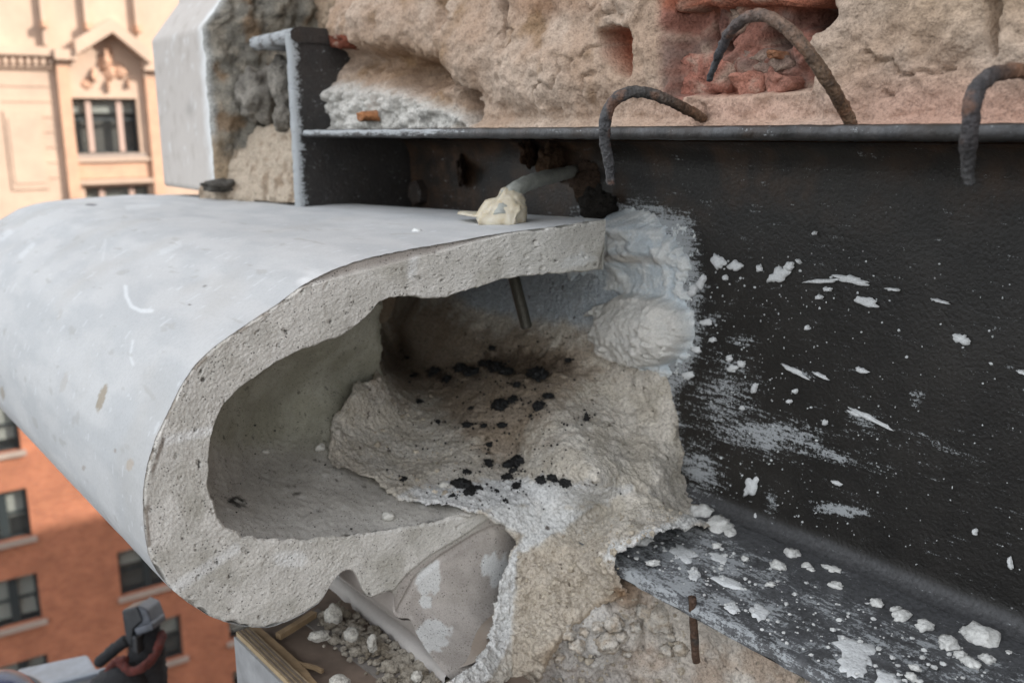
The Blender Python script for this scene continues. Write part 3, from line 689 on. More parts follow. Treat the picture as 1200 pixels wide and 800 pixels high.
# ------------------------------------------------ plaster on the web (height field rising out of the web plane)
def web_plaster():
    X, Z = np.meshgrid(np.arange(-1.02, -.40, .0011), np.arange(-.335, -.03, .0011), indexing='ij')
    P = np.stack([X, np.full_like(X, .6), Z], -1); px, py = project(P)
    n = fbm(P, 60, 5, 2, .65); n2 = fbm(P, 190, 4, 5, .6)
    main = [(560, 300), (640, 300), (700, 262), (722, 250), (752, 250), (775, 262), (792, 285), (806, 300), (800, 330), (810, 360), (814, 395), (800, 425), (775, 445), (770, 480), (782, 520), (792, 560), (812, 595), (838, 615), (850, 640), (700, 640), (560, 420)]
    h = -.0012+.0055*sst(-10, 18, sdf(px, py, main)+15*n+12*fbm(P*np.array([1, 1, .5]), 120, 3, 8))+.0022*n+.0009*n2+.0010*grains(P, 240, 2)
    h = h-.004*sst(8, -14, sdf(px, py, main)+7*n)
    for cx, cy, rx, ry, a in ((801, 275, 22, 26, .006), (815, 325, 16, 20, .005), (845, 308, 16, 10, .004), (790, 410, 26, 22, .005), (822, 600, 25, 16, .006)):
        h += a*blob(px, py, cx, cy, rx, ry)*sst(-.25, .25, n+n2*.6)
    disc = sst(-1, 5, sdf(px+3*n, py+3*n, [(698, 366), (710, 352), (745, 342), (785, 346), (808, 362), (815, 392), (800, 418), (775, 428), (745, 430), (715, 415), (702, 395)]))
    dome = sst(0, 34, sdf(px, py, [(698, 366), (710, 352), (745, 342), (785, 346), (808, 362), (815, 392), (800, 418), (775, 428), (745, 430), (715, 415), (702, 395)]))
    h += disc*(.012+.014*dome+.0012*n+.0016*grains(P, 170, 3)); b1 = blob(px, py, 736, 282, 36, 30, 0, 4); h += b1*(.020+.012*fbm(P, 45, 3, 2)+.002*grains(P, 150, 4))
    h += .005*sst(.0, .5, fbm(P, 40, 3, 77))*sst(0, 14, sdf(px, py, main))
    h += .012*blob(px, py, 738, 262, 20, 10, 15, 3)
    h -= .05*sst(10, 5, np.hypot((px-709)/1.0, (py-376)/1.15)*1.0)*1.0       # open ring round the bolt head
    h -= .05*sst(7, 3, pdist(px, py, [(701, 398), (693, 384), (693, 368), (702, 353), (722, 346)], False))
    h -= .02*sst(5, 1, segd(px, py, 708, 300, 716, 250))
    h -= .010*sst(-.05, .4, fbm(P, 28, 4, 12))*sst(690, 560, px)
    P[..., 1] = .6-h
    F = grid_faces(*X.shape); F = F[(h.reshape(-1)[F] > -.0025).any(1)]
    c = mixc(S(196, 205, 210), S(222, 224, 222), sst(-.3, .4, n)); c = mixc(c, S(186, 178, 166), .7*sst(.0, .5, fbm(P, 18, 4, 9))*sst(700, 600, px))
    c = mixc(c, S(212, 208, 200), disc*.8); c = mixc(c, S(150, 126, 96), .5*sst(7, 2, segd(px, py, 700, 400, 745, 433))+.4*sst(8, 2, segd(px, py, 720, 297, 775, 305)))
    used = np.unique(F); mp = np.zeros(X.size, int); mp[used] = np.arange(len(used))
    return mesh('plaster_smear', P.reshape(-1, 3)[used], mp[F], M_plaster, beam, col=c.reshape(-1, 3)[used])
web_plaster()
def splat(px, py, rx, ry, ang, plane, seed, parent, mat=None, h=.0022, name='plaster_splash', n=22):
    """thin irregular pat of plaster lying on a plane ('y', value) or ('z', value)"""
    a = np.linspace(0, 2*math.pi, n, endpoint=False); q = np.stack([np.cos(a), np.sin(a), 0*a+seed*.7], -1)
    r = 1+.55*fbm(q, 1.5, 3, seed)+.3*fbm(q, 4, 2, seed+3); c, s = math.cos(math.radians(ang)), math.sin(math.radians(ang))
    rings = []
    f = onY if plane[0] == 'y' else onZ; ax = 1 if plane[0] == 'y' else 2; sg = -1 if plane[0] == 'y' else 1
    for k, hh in ((1.0, -.0006), (.9, h*.6), (.55, h), ):
        u = rx*k*r*np.cos(a); v = ry*k*r*np.sin(a); P = f(px+u*c-v*s, py+u*s+v*c, plane[1]); P[:, ax] += sg*(hh+(.0006*fbm(P, 300, 2, seed) if k < 1 else 0)); rings.append(P)
    P = f(np.array([px]), np.array([py]), plane[1]); P[:, ax] += sg*h; V = np.vstack(rings+[P])
    F = [(k*n+j, k*n+(j+1) % n, (k+1)*n+(j+1) % n, (k+1)*n+j) for k in (0, 1) for j in range(n)]+[(2*n+j, 2*n+(j+1) % n, 3*n) for j in range(n)]
    return mesh(name, V, F, mat or M_plaster, parent, col=np.tile(S(214, 216, 216), (len(V), 1)))
for i, (x, y, rx, ry, a) in enumerate(((842, 306, 10, 7, 60), (862, 311, 8, 6, 0), (890, 314, 3, 4, 0), (912, 322, 13, 8, -35), (925, 312, 6, 5, -30), (965, 329, 20, 2.4, -3), (998, 328, 22, 4.5, 12), (1015, 353, 13, 5.5, 15), (970, 339, 5, 3, 0), (960, 348, 4, 3, 0),
        (1046, 339, 8, 2, 5), (1102, 353, 10, 2, 14), (1127, 397, 10, 6, 15), (880, 570, 7, 11, 20), (858, 432, 6, 4, 0), (884, 455, 3, 6, 20), (869, 426, 4, 4, 0), (855, 420, 3, 4, 0), (930, 434, 16, 2.5, 28), (962, 440, 10, 2, 25), (1010, 434, 7, 3, 20), (1020, 490, 24, 2.5, 27), (1003, 485, 8, 2.5, 25), (946, 384, 3, 3, 0),
        (932, 458, 3, 3, 0), (967, 495, 3, 3, 0), (812, 340, 5, 7, 30), (822, 330, 4, 9, 25), (850, 325, 3, 3, 0), (828, 378, 7, 4, 0), (1184, 659, 2.5, 7, -10), (1143, 623, 3, 4, 0), (887, 607, 2.5, 6, -15), (981, 566, 7, 2, 20), (925, 470, 3, 2, 0), (870, 478, 2.5, 2.5, 0), (816, 410, 5, 4, 0), (806, 440, 6, 5, 0),
        (835, 398, 4, 3, 0), (1198, 436, 7, 2.2, 30), (936, 306, 4, 2, 50), (955, 273, 3, 2, -30))):
    splat(x, y, rx, ry, a, ('y', .5985), i+1, beam)
mbs = MB(); 
for i in range(420):
    x = 820+rng.gamma(1.6, 90); y = rng.uniform(300, 680)
    if y > 600+(x-830)*.36 or x > 1230: continue
    r = rng.choice([.7, .9, 1.2, 1.8], p=[.4, .3, .2, .1])*.0006; c = onY(x, y, .5995); V, F = lump(c, r, (1.2, .5, 1), 1, .4, i); mbs.add((V, [tuple(f) for f in F]))
o = mbs.build('plaster_specks', M_plaster, beam, col=np.tile(S(205, 208, 208), (len(mbs.V), 1))); o['kind'] = 'stuff'
ZF = -.3265
for i, (x, y, rx, ry) in enumerate(((858, 712, 9, 6), (1003, 762, 26, 16), (1000, 780, 18, 14), (853, 682, 18, 5), (814, 672, 6, 8), (890, 717, 13, 8), (800, 648, 16, 9), (848, 655, 20, 6), (1040, 795, 16, 9))):
    splat(x, y, rx, ry, 20, ('z', ZF-.0012), 60+i, beam, h=.0010)

# plaster crumbs lying on the bottom flange
CR = [(822, 602, 15, 'large white plaster lump on the flange at the mortar bank'), (843, 617, 15, 'large white plaster lump second from the mortar bank'), (856, 625, 8, None), (928, 650, 10, 'pointed white plaster crumb on the flange near the web root'), (912, 664, 9, None), (945, 664, 7, None), (950, 668, 5, None), (975, 668, 8, None), (980, 687, 8, None), (903, 685, 5, None),
      (1027, 708, 9, 'white plaster crumb alone on the middle of the bottom flange'), (1050, 715, 7, None), (1056, 722, 10, None), (1083, 735, 11, 'white plaster crumb left of the big pale crust on the flange'), (1112, 755, 13, None), (1125, 768, 8, None), (1148, 748, 20, 'largest flat white plaster crust near the right end of the flange'), (1138, 778, 9, None), (1157, 773, 9, None), (1072, 783, 5, None), (1068, 794, 8, None), (750, 634, 12, None), (765, 660, 6, None), (1134, 742, 10, None), (1182, 765, 4, None), (840, 640, 6, None), (873, 655, 5, None)]
for i, (x, y, r, lab) in enumerate(CR):
    c = onZ(x, y, ZF+.001); rr = r*(c@_F)/F_PX; c[2] += rr*.15
    V, F = lump(c, rr*.88, (1.0+.5*((i*7) % 5)/4, .95, .6), 3, .62, i*2+1, 1.35+.2*(i % 4)); V[:, 2] = np.maximum(V[:, 2], ZF-.003)
    o = mesh('plaster_crumb', V, F, M_plaster, col=np.tile(S(216, 216, 212), (len(V), 1))); tag(o, lab or 'small white plaster crumb, %s crumb from the left along the bottom flange' % ['first', 'second', 'third', 'fourth', 'fifth', 'sixth', 'seventh', 'eighth', 'ninth', 'tenth', 'eleventh', 'twelfth', 'thirteenth', 'fourteenth', 'fifteenth', 'sixteenth', 'seventeenth', 'eighteenth', 'nineteenth', 'twentieth', 'twenty first', 'twenty second', 'twenty third', 'twenty fourth', 'twenty fifth', 'twenty sixth', 'twenty seventh'][sorted(range(len(CR)), key=lambda k: CR[k][0]).index(i)], 'plaster crumb', 'plaster crumbs on the bottom flange')
mbs = MB()
for i in range(1100):
    x = rng.uniform(735, 1200); y = rng.uniform(600, 800); t = (y-650-.545*(x-725))
    if t > -4 or y < 603+(x-830)*.39: continue
    if rng.random() > math.exp(-(x-735)/260)+.12: continue
    rr = rng.choice([1, 1.5, 2.4, 3.4], p=[.4, .3, .2, .1])*.00055; c = onZ(x, y, ZF+.0004); V, F = lump(c, rr, (1.2, 1, .7), 1, .5, i); mbs.add((V, [tuple(f) for f in F]))
o = mbs.build('plaster_dust', M_plaster, col=np.tile(S(205, 206, 204), (len(mbs.V), 1))); tag(o, 'fine white plaster grit scattered over the bottom flange', 'plaster grit', kind='stuff')

# ================================================================== CORNICE PIECE
XC = -.61
PAIR = [((710, 257), (707, 316)), ((685, 260), (685, 318)), ((660, 264), (660, 321)), ((630, 268), (630, 322)), ((597, 272), (597, 326)), ((565, 277), (560, 337)), ((540, 282), (529, 347)), ((510, 287), (497, 350)), ((475, 293), (472, 346)), ((441, 300), (446, 352)), ((415, 307), (436, 366)), ((391, 316), (416, 384)),
        ((372, 325), (401, 394)), ((354, 335), (378, 401)), ((338, 347), (358, 409)), ((322, 359), (338, 418)), ((300, 373), (318, 429)), ((279, 387), (300, 442)), ((252, 406), (280, 456)), ((229, 427), (263, 474)), ((212, 453), (253, 494)), ((197, 484), (247, 515)), ((182, 515), (245, 540)), ((172, 548), (244, 565)), ((168, 575), (247, 582)), ((168, 602), (250, 594)), ((170, 626), (255, 605)), ((174, 650), (263, 614)),
        ((184, 670), (272, 621)), ((200, 690), (286, 627)), ((220, 706), (300, 630)), ((243, 721), (313, 632)), ((266, 730), (328, 633)), ((290, 735), (340, 633)), ((316, 736), (352, 633)), ((341, 727), (365, 632)), ((360, 717), (374, 631)), ((376, 706), (383, 630)), ((384, 693), (392, 629)), ((392, 679), (402, 628)), ((403, 669), (412, 627)), ((413, 667), (420, 626)), ((418, 674), (428, 626)), ((422, 686), (436, 625)), ((427, 697), (444, 624)), ((434, 702), (452, 622)),
        ((446, 697), (464, 620)), ((458, 692), (476, 618)), ((462, 697), (486, 616)), ((463, 710), (496, 614)), ((465, 724), (506, 612)), ((474, 728), (518, 609)), ((484, 726), (530, 606)), ((489, 740), (545, 603)), ((500, 760), (562, 600)), ((520, 786), (585, 597)), ((545, 815), (640, 600)), ((600, 860), (720, 640))]
OUTER = np.array([p[0] for p in PAIR], float); INNER = np.array([p[1] for p in PAIR], float)
GRAN = [(720, 240), (700, 330), (440, 380), (260, 500), (280, 612), (600, 585), (578, 606), (545, 628), (505, 652), (480, 672), (462, 693), (430, 760), (100, 780), (100, 400)]
_v0 = ray(-270, 181); DIR0 = _v0/abs(_v0[0])           # direction in which the piece runs, per metre of -x
cor = empty('cornice_piece', (XC-.3, .35, -.35), 'long grey white cast stone cornice piece with a rounded nose, broken open at the near end', 'cornice stone')
def chipped(P, amp):   # irregular sawn and chipped outline, in metres on the cut plane
    return amp*(.6*fbm(P, 55, 4, 61)+.5*fbm(P, 170, 3, 62))
NP = 900
tkey = np.linspace(0, 1, len(PAIR)); dk = np.r_[0, np.cumsum(np.maximum(np.hypot(*np.diff(OUTER, axis=0).T), np.hypot(*np.diff(INNER, axis=0).T)))]; dk /= dk[-1]
tt = np.linspace(0, 1, NP)
def pc(A): return np.stack([np.interp(tt, dk, A[:, k]) for k in (0, 1)], 1)
def smooth1(A, k=5):
    w = np.ones(k)/k; B = np.stack([np.convolve(np.pad(A[:, j], k//2, 'edge'), w, 'valid') for j in range(A.shape[1])], 1); B[0] = A[0]; return B
Op = smooth1(pc(OUTER), 9); Ip = smooth1(pc(INNER), 9)
O3 = onX(Op[:, 0], Op[:, 1], XC); I3 = onX(Ip[:, 0], Ip[:, 1], XC)
I3[:, 1:] += (.0016*fbm(I3, 70, 4, 63)+.0008*fbm(I3, 240, 3, 5))[:, None]*np.array([1, 1])*sst(0.0, .02, tt)[:, None]
O3c = O3.copy(); ch = chipped(O3, .0012); dirin = I3-O3; dirin /= np.linalg.norm(dirin, axis=1)[:, None]
O3c = O3+dirin*np.abs(ch)[:, None]
MC = 90
def cutcol(P, px, py):
    n = fbm(P, 40, 4, 70); g = sst(-3, 4, sdf(px+3*n, py+3*n, GRAN))
    c = mixc(S(207, 204, 196), S(221, 218, 211), sst(-.4, .4, n)); c = mixc(c, S(172, 168, 156), .6*sst(.1, .6, fbm(P, 18, 3, 71)))
    c = mixc(c, S(205, 204, 200), .5*sst(640, 560, py)*sst(240, 200, px)*0)
    for x0, y0, x1, y1, w in ((252, 503, 192, 517, 5), (276, 643, 203, 690, 6), (486, 300, 482, 322, 5), (350, 655, 330, 655, 9)):
        c = mixc(c, S(236, 236, 233), .8*sst(w+4, w-4, segd(px, py, x0, y0, x1, y1)+1.5*n))
    c = mixc(c, S(222, 222, 218), .9*sst(-.1, .25, n+.8*blob(px, py, 682, 305, 26, 9, -12)-.3)*(px > 640)*blob(px, py, 682, 303, 34, 15, -10, 4))
    c = mixc(c, S(226, 226, 222), sst(.0, .3, n+fbm(P, 200, 3, 4)*.5)*blob(px, py, 312, 728, 20, 7, 0, 4))
    c = mixc(c, S(112, 98, 84), .75*sst(3.4, 1, pdist(px+2*n, py+2*n, [(176, 640), (172, 600), (180, 550), (192, 515)], False)*1.0)*sst(.0, .3, n+.15))
    od = pdist(px, py, [tuple(q) for q in OUTER[8:26]], False); c = mixc(c, S(120, 104, 86), .6*sst(5.5, 2, od+4*n)*sst(.0, .3, fbm(P, 120, 3, 88)))
    sm = mixc(S(182, 175, 168), S(196, 189, 182), sst(-.3, .3, n)); 
    for x, y, rx, ry in ((503, 678, 13, 20), (507, 744, 20, 20), (575, 660, 10, 14), (585, 670, 8, 20), (499, 705, 8, 8)):
        sm = mixc(sm, S(228, 229, 227), sst(.35, .5, blob(px, py, x, y, rx, ry, 20)*1.1+.35*fbm(P, 130, 3, 6)))
    # small black pits
    dk_ = sst(.56, .66, fbm(P, 150, 3, 77)); c = mixc(c, S(60, 55, 50), dk_*.8)
    return mixc(sm, c, g)
f = np.linspace(0, 1, MC)
G = O3c[:, None]+(I3-O3c)[:, None]*f[None, :, None]
px, py = project(G); g = sst(-2, 3, sdf(px, py, GRAN))
smline = pdist(px, py, [(470, 718), (490, 680), (520, 655), (560, 630), (600, 612)], False)
G[..., 0] += g*(.0009*fbm(G, 40, 3, 80)+.0006*grains(G, 520, 81)+.0002*noise(G, 900, 82))
G[..., 0] -= (1-g)*.0035+(1-g)*.0025*sst(5, 0, smline)
G = G*(1-.10*(1-g)*sst(705, 800, py))[..., None]
edge_in = sst(.045, 0, f)[None, :]; edge_out = sst(.03, 0, 1-f)[None, :]
G[..., 0] -= edge_in*.0016+edge_out*.002*g
G[..., 0] -= .002*sst(.50, .62, fbm(G, 150, 3, 77))*g
G[..., 0] -= .004*np.clip(sst(.5, .75, fbm(G, 45, 4, 85)+.65*sst(.12, .0, f)[None, :]-.2), 0, 1)*g
attr_grid(G, 'cut_face', cor, cutcol, M_cut)
# outer skin: the profile carried away from the cut
yv = np.interp(tt, dk[[0, 4, 9, 13, 17, 21, 26, 40, len(PAIR)-1]], [197, 184, 175, 166, 164, 178, 192, 190, 190]); DIR = ray(np.full(NP, -270.), yv); DIR = DIR/np.abs(DIR[:, :1])
NL = 260; tl = (np.linspace(0, 1, NL)**1.25)*.96
prof = O3c.copy(); pp_ = O3
S3 = (pp_[:, None]*sst(0, .004, tl)[None, :, None]+prof[:, None]*(1-sst(0, .004, tl))[None, :, None])+DIR[:, None]*tl[None, :, None]
S3[:, 0, 0] -= .0018
nrm = np.gradient(pp_, axis=0); nn = np.stack([0*nrm[:, 0], nrm[:, 2], -nrm[:, 1]], 1); nn /= np.linalg.norm(nn, axis=1)[:, None]+1e-9
if (nn[NP//4]@(pp_[NP//4]-pp_.mean(0))) < 0: nn = -nn
S3 += nn[:, None]*(.0005*fbm(S3, 12, 3, 90)+.00022*fbm(S3, 60, 3, 91))[..., None]*sst(0, .02, tl)[None, :, None]
ke = int(NP*dk[-4]); S3 = S3[:ke]
def skincol(P, px, py):
    n = fbm(P*np.array([.35, 1, 1]), 30, 4, 92); c = mixc(S(176, 178, 179), S(186, 187, 187), sst(-.4, .4, n))
    c = mixc(c, S(172, 170, 166), .4*sst(.1, .6, fbm(P, 9, 5, 93)))
    for pts, w, a in (([(147, 336), (147, 346), (153, 358), (165, 364), (178, 364)], 3.4, .42), ([(117, 295), (123, 280), (121, 305)], 2, .15), ([(156, 400), (152, 415), (157, 428)], 2.6, .3), ([(25, 300), (38, 287)], 5, .22), ([(190, 296), (210, 286)], 5, .16), ([(150, 243), (185, 240)], 5, .2), ([(0, 278), (12, 272)], 5, .2)):
        c = mixc(c, S(232, 236, 238), a*sst(w, w*.3, pdist(px+2*n, py+2*n, pts, False)))
    for x, y, rx, ry, an, a, col in ((119, 466, 5, 19, 18, .9, (150, 140, 124)), (75, 448, 4, 14, 18, .35, (165, 158, 148)), (70, 368, 3, 9, 20, .4, (168, 165, 160)), (107, 240, 8, 1.6, 0, .9, (110, 110, 112)), (152, 544, 5, 8, 20, .5, (170, 152, 130)), (98, 548, 2.5, 4, 0, .6, (150, 140, 130)), (240, 335, 3, 1.5, -30, .7, (120, 118, 115)), (222, 357, 2, 1.5, 0, .8, (110, 105, 100)), (135, 528, 2, 3, 0, .6, (140, 130, 120)), (3, 460, 3, 9, -10, .7, (150, 140, 125))):
        c = mixc(c, S(*col), a*sst(.35, .6, blob(px, py, x, y, rx, ry, an)+.25*fbm(P, 260, 3, 3)))
    sc = sst(.5, .62, fbm(P*np.array([.25, 1, .6]), 85, 3, 95)); c = mixc(c, S(160, 158, 154), .45*sc); sc = sst(.52, .6, fbm(P*np.array([1, .3, .5]), 150, 3, 96)); c = mixc(c, S(200, 203, 205), .5*sc)
    edge = sst(.006, 0, (P[..., 0]-XC)*-1+.003*n); c = mixc(c, S(160, 150, 138), .3*edge*sst(500, 300, px)*sst(-.1, .3, n))
    wht = sst(-.1, .3, n)*blob(px, py, 352, 330, 24, 7, -25); c = mixc(c, S(225, 226, 226), .6*wht)
    lowr = sst(395, 400, px)*sst(640, 660, py); c = mixc(c, S(160, 150, 142), .8*lowr)
    return c
attr_grid(S3, 'outer_skin', cor, skincol, M_skin)
# inner skin, back edge of the top plate, far end
I3s = I3[:int(NP*dk[24])]; tli = np.linspace(0, .96, 80); Gi = I3s[:, None]+DIR[:len(I3s), None]*tli[None, :, None]; Gi[:, 0, 0] -= .002
Gi[:, 1:] += (I3s-O3[:len(I3s)])[:, None]*0
attr_grid(Gi, 'inner_skin', cor, lambda P, a, b: mixc(S(170, 168, 155), S(150, 146, 132), sst(-.2, .5, fbm(P, 30, 3, 4))), M_skin)
Gb = (O3[0]+(I3[0]-O3[0])*np.linspace(0, 1, 12)[:, None])[:, None]+DIR[:1, None]*tl[None, :, None]
Gb[..., 1] += .003*fbm(Gb, 40, 4, 2)*np.sin(np.linspace(0, math.pi, 12))[:, None]
attr_grid(Gb, 'back_edge', cor, lambda P, a, b: np.broadcast_to(S(176, 174, 166), P.shape)*1.0, M_cut)
Ge = (O3[:len(I3s), None]+(I3s-O3[:len(I3s)])[:, None]*np.linspace(0, 1, 6)[None, :, None])+DIR[:len(I3s), None]*.959
attr_grid(Ge, 'far_end', cor, lambda P, a, b: np.broadcast_to(S(176, 174, 166), P.shape)*1.0, M_cut)

# hollow of the cornice: floor and end wall
shell = [cX(300, 631, XC-.008), cX(345, 634, XC-.008), cX(400, 629, XC-.008), cX(450, 623, XC-.008), cX(520, 609, XC-.006), cX(580, 598, XC-.002), cX(272, 622, XC-.006), cX(254, 606, XC-.02), cX(244, 570, XC-.05), cX(246, 520, XC-.07), cX(262, 476, XC-.09), cX(305, 436, XC-.11),
         cX(390, 398, XC-.13), cX(440, 356, XC-.15), cX(340, 600, XC-.045), cX(330, 570, XC-.085), cX(300, 545, XC-.12), cX(350, 520, XC-.145), cX(386, 512, -.744), cX(384, 547, -.708), cX(402, 480, -.768), cX(460, 578, -.662), cX(545, 599, -.612), cX(340, 470, XC-.165), cX(400, 440, XC-.18), cX(450, 420, XC-.175), cX(450, 370, XC-.16), cX(440, 592, XC-.038), cX(420, 558, -.699), cX(500, 591, -.637), cX(500, 560, XC-.115), cX(540, 575, XC-.05), cX(470, 520, XC-.19), cX(280, 590, XC-.05), cX(290, 500, XC-.13), cX(560, 560, XC-.075), cX(425, 475, -.80)]
def shcol(P, px, py):
    n = fbm(P, 30, 4, 3); c = mixc(S(168, 166, 150), S(182, 180, 166), sst(-.3, .4, n)); c = mixc(c, S(184, 180, 172), sst(505, 545, py+8*n))
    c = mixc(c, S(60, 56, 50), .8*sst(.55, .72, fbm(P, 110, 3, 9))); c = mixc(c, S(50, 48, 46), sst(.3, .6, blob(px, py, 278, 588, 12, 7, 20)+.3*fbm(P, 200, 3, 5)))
    c = mixc(c, S(205, 203, 196), .8*sst(.25, .6, fbm(P, 70, 4, 19))*sst(530, 560, py))
    return mixc(c, S(190, 187, 180), sst(585, 620, py))
o, shellf = px_patch('hollow_lining', [(448, 352), (447, 395), (446, 430), (462, 470), (500, 530), (600, 560), (600, 598), (585, 600), (560, 603), (510, 613), (455, 624), (400, 631), (345, 636), (300, 634), (268, 626), (240, 600), (232, 560), (236, 500), (255, 460), (300, 425), (380, 385), (425, 350)],
    shell, 1.5, M_cut, lambda P, a, b: .0012*fbm(P, 40, 4, 12)+.0008*fbm(P, 220, 3, 2), shcol, cor, skirt=.012)

# ================================================================== MORTAR BED
mort = [cY(445, 350, .585), cY(500, 345, .59), cY(560, 340, .588), cY(640, 330, .592), cY(700, 330, .594), cY(450, 400, .56), cY(452, 430, .50), cY(480, 380, .575), cY(520, 400, .55), cX(437, 452, -.775), cX(412, 474, -.755), cX(446, 438, -.80), cX(386, 510, -.735), cX(384, 545, -.70), cX(420, 555, -.69), cX(460, 575, -.655), cX(500, 588, -.632), cX(545, 596, -.608),
        cX(430, 500, -.76), cX(440, 530, -.725), cX(480, 545, -.70), cY(500, 450, .50), cY(500, 500, .44), cY(560, 420, .545), cY(560, 470, .49), cX(560, 510, -.70), cX(560, 560, -.645), cX(600, 540, -.66), cX(600, 590, -.603), cX(640, 600, -.592), cY(600, 370, .583), cY(620, 430, .545), cY(640, 480, .505), cY(660, 540, .47), cY(700, 560, .475),
        cY(650, 390, .575), cY(700, 430, .582), cY(690, 480, .545), cY(740, 470, .585), cY(730, 520, .55), cY(780, 450, .597), cY(785, 500, .592), cY(795, 560, .588), cY(770, 560, .545), cY(800, 590, .575), cY(822, 606, .57), cX(700, 600, -.575), cX(660, 640, -.560), cX(685, 630, -.556), cX(605, 640, -.585), cY(750, 600, .505), cY(790, 612, .515), cY(735, 632, .46), cY(720, 655, .452), cX(615, 700, -.565),
        cX(590, 740, -.565), cX(572, 790, -.535), cX(560, 830, -.52), cX(640, 700, -.552), cX(640, 760, -.53), cX(690, 690, -.535), cY(735, 680, .462), cX(600, 830, -.54)]
STRIP = [(575, 594), (640, 590), (690, 596), (668, 618), (640, 636), (606, 650), (604, 690), (602, 740), (590, 772), (566, 800), (540, 812), (515, 795), (540, 782), (566, 755), (574, 715), (580, 680), (592, 652), (612, 628), (588, 618), (572, 606)]
MPOLY = [(444, 340), (560, 322), (720, 300), (760, 400), (790, 450), (800, 520), (806, 560), (815, 590), (838, 606), (830, 622), (790, 622), (752, 634), (722, 648), (728, 668), (742, 690), (700, 716), (672, 735), (650, 760), (630, 800), (620, 850), (540, 850), (520, 800), (548, 782), (568, 755), (575, 715), (582, 680), (592, 655), (600, 636), (588, 618), (560, 603), (520, 592), (488, 590), (462, 580), (440, 565), (412, 556), (388, 548), (383, 520), (388, 492), (402, 474), (415, 452), (438, 437), (444, 425)]
TAR = [(486, 440, 6), (510, 437, 10), (524, 444, 9), (540, 432, 8), (553, 436, 11), (570, 428, 9), (583, 431, 12), (594, 436, 10), (631, 441, 13), (606, 451, 6), (588, 475, 9), (602, 468, 6), (643, 464, 6), (632, 476, 7), (548, 498, 6), (567, 499, 5), (589, 498, 5), (513, 494, 4), (687, 492, 7), (572, 543, 8), (598, 545, 8), (608, 540, 9), (602, 552, 5), (547, 553, 5), (594, 559, 6), (541, 567, 9), (550, 576, 9),
       (560, 571, 4), (605, 569, 7), (635, 562, 7), (648, 560, 6), (664, 565, 7), (472, 561, 5), (530, 581, 4), (582, 575, 3), (592, 586, 3), (573, 521, 4), (492, 470, 4), (552, 478, 4), (622, 487, 3), (666, 422, 4), (577, 408, 5), (478, 420, 3)]
def mcol(P, px, py):
    n = fbm(P, 35, 4, 21); n2 = fbm(P, 90, 4, 22)
    c = mixc(S(204, 196, 182), S(217, 211, 200), sst(-.3, .4, n))
    st = sst(.18, .75, .95*blob(px, py, 600, 435, 120, 52, -5)+.8*blob(px, py, 585, 500, 50, 55, 0)+.8*blob(px, py, 490, 395, 60, 60)+.35*n+.2*n2); c = mixc(c, S(128, 106, 80), st*.72)
    st2 = sst(.45, .8, blob(px, py, 620, 425, 80, 24, 3)+.3*n2); c = mixc(c, S(66, 50, 36), st2*.7)
    so = 0*px
    for tx, ty, tr in TAR: so = np.maximum(so, blob(px+5*n2, py+4*n2, tx, ty, tr*1.5, tr*.9, 0, 2)*(.9 if ty < 480 else .55))
    c = mixc(c, S(58, 48, 38), .8*sst(.3, .8, so+.25*n2))
    up = sst(.3, .8, sst(395, 340, py-.12*(px-560))*sst(500, 570, px)+.25*n); c = mixc(c, S(188, 196, 202), up)
    w = sst(.3, .6, blob(px, py, 600, 580, 150, 20, -2)+.35*n2+.1*n)*sst(420, 480, px); c = mixc(c, S(220, 221, 220), w*.9)
    c = mixc(c, S(212, 206, 196), .8*sst(-.1, .3, n2)*blob(px, py, 440, 540, 50, 22, 10))
    s = sst(-3, 4, sdf(px+4*n2, py+4*n2, STRIP)); c = mixc(c, S(222, 222, 219), s)
    br = sst(-4, 8, -sdf(px, py, STRIP))*sst(600, 640, py-.0*(px))*sst(.0, 1, (py-590)/60+.3*n); c = mixc(c, S(194, 181, 163), .7*np.clip(br+.3*n2, 0, 1)*(px > 600))
    c = mixc(c, S(216, 208, 196), .6*sst(660, 760, px)*sst(-.1, .3, n)); c = mixc(c, S(170, 150, 124), .6*sst(12, 2, segd(px, py, 640, 770, 730, 690)))
    c = mixc(c, S(225, 225, 222), .9*sst(14, 4, segd(px+5*n2, py+5*n2, 722, 648, 835, 600)))
    c = mixc(c, S(150, 112, 76), .7*blob(px, py, 732, 692, 14, 16)); c = mixc(c, S(70, 58, 46), .85*sst(.60, .72, fbm(P, 120, 3, 29)))
    return c
def mdisp(P, px, py):
    rgh = .35+.65*sst(590, 640, py)+.5*sst(700, 760, px)+1.1*sst(14, 0, pdist(px, py, [(444, 430), (402, 474), (385, 520), (390, 548), (470, 584)], False)); rgh = rgh*(1-.8*sst(380, 340, py))
    fl = 1-.75*sst(-4, 5, sdf(px, py, STRIP))
    return rgh*fl*(.0056*fbm(P, 34, 3, 15)+.0045*grains(P, 90, 5)*sst(-.1, .3, fbm(P, 30, 2, 6))+.0012*fbm(P, 110, 3, 4))+.0010*fbm(P, 260, 3, 17)+sst(600, 660, py)*(.0035*grains(P, 150, 1)+.0022*grains(P, 300, 2))+.0012*grains(P, 260, 3)+.0022*sst(-4, 4, sdf(px, py, STRIP))-.004*sst(.5, .8, blob(px, py, 620, 425, 80, 24, 3)+.3*fbm(P, 60, 3, 3))
bedo, bedf = px_patch('mortar_bed', MPOLY, mort, 1.15, M_mortar, mdisp, mcol, None, skirt=.03)
tag(bedo, 'beige rough mortar packed inside the broken cornice and banked down from the beam web', 'mortar')

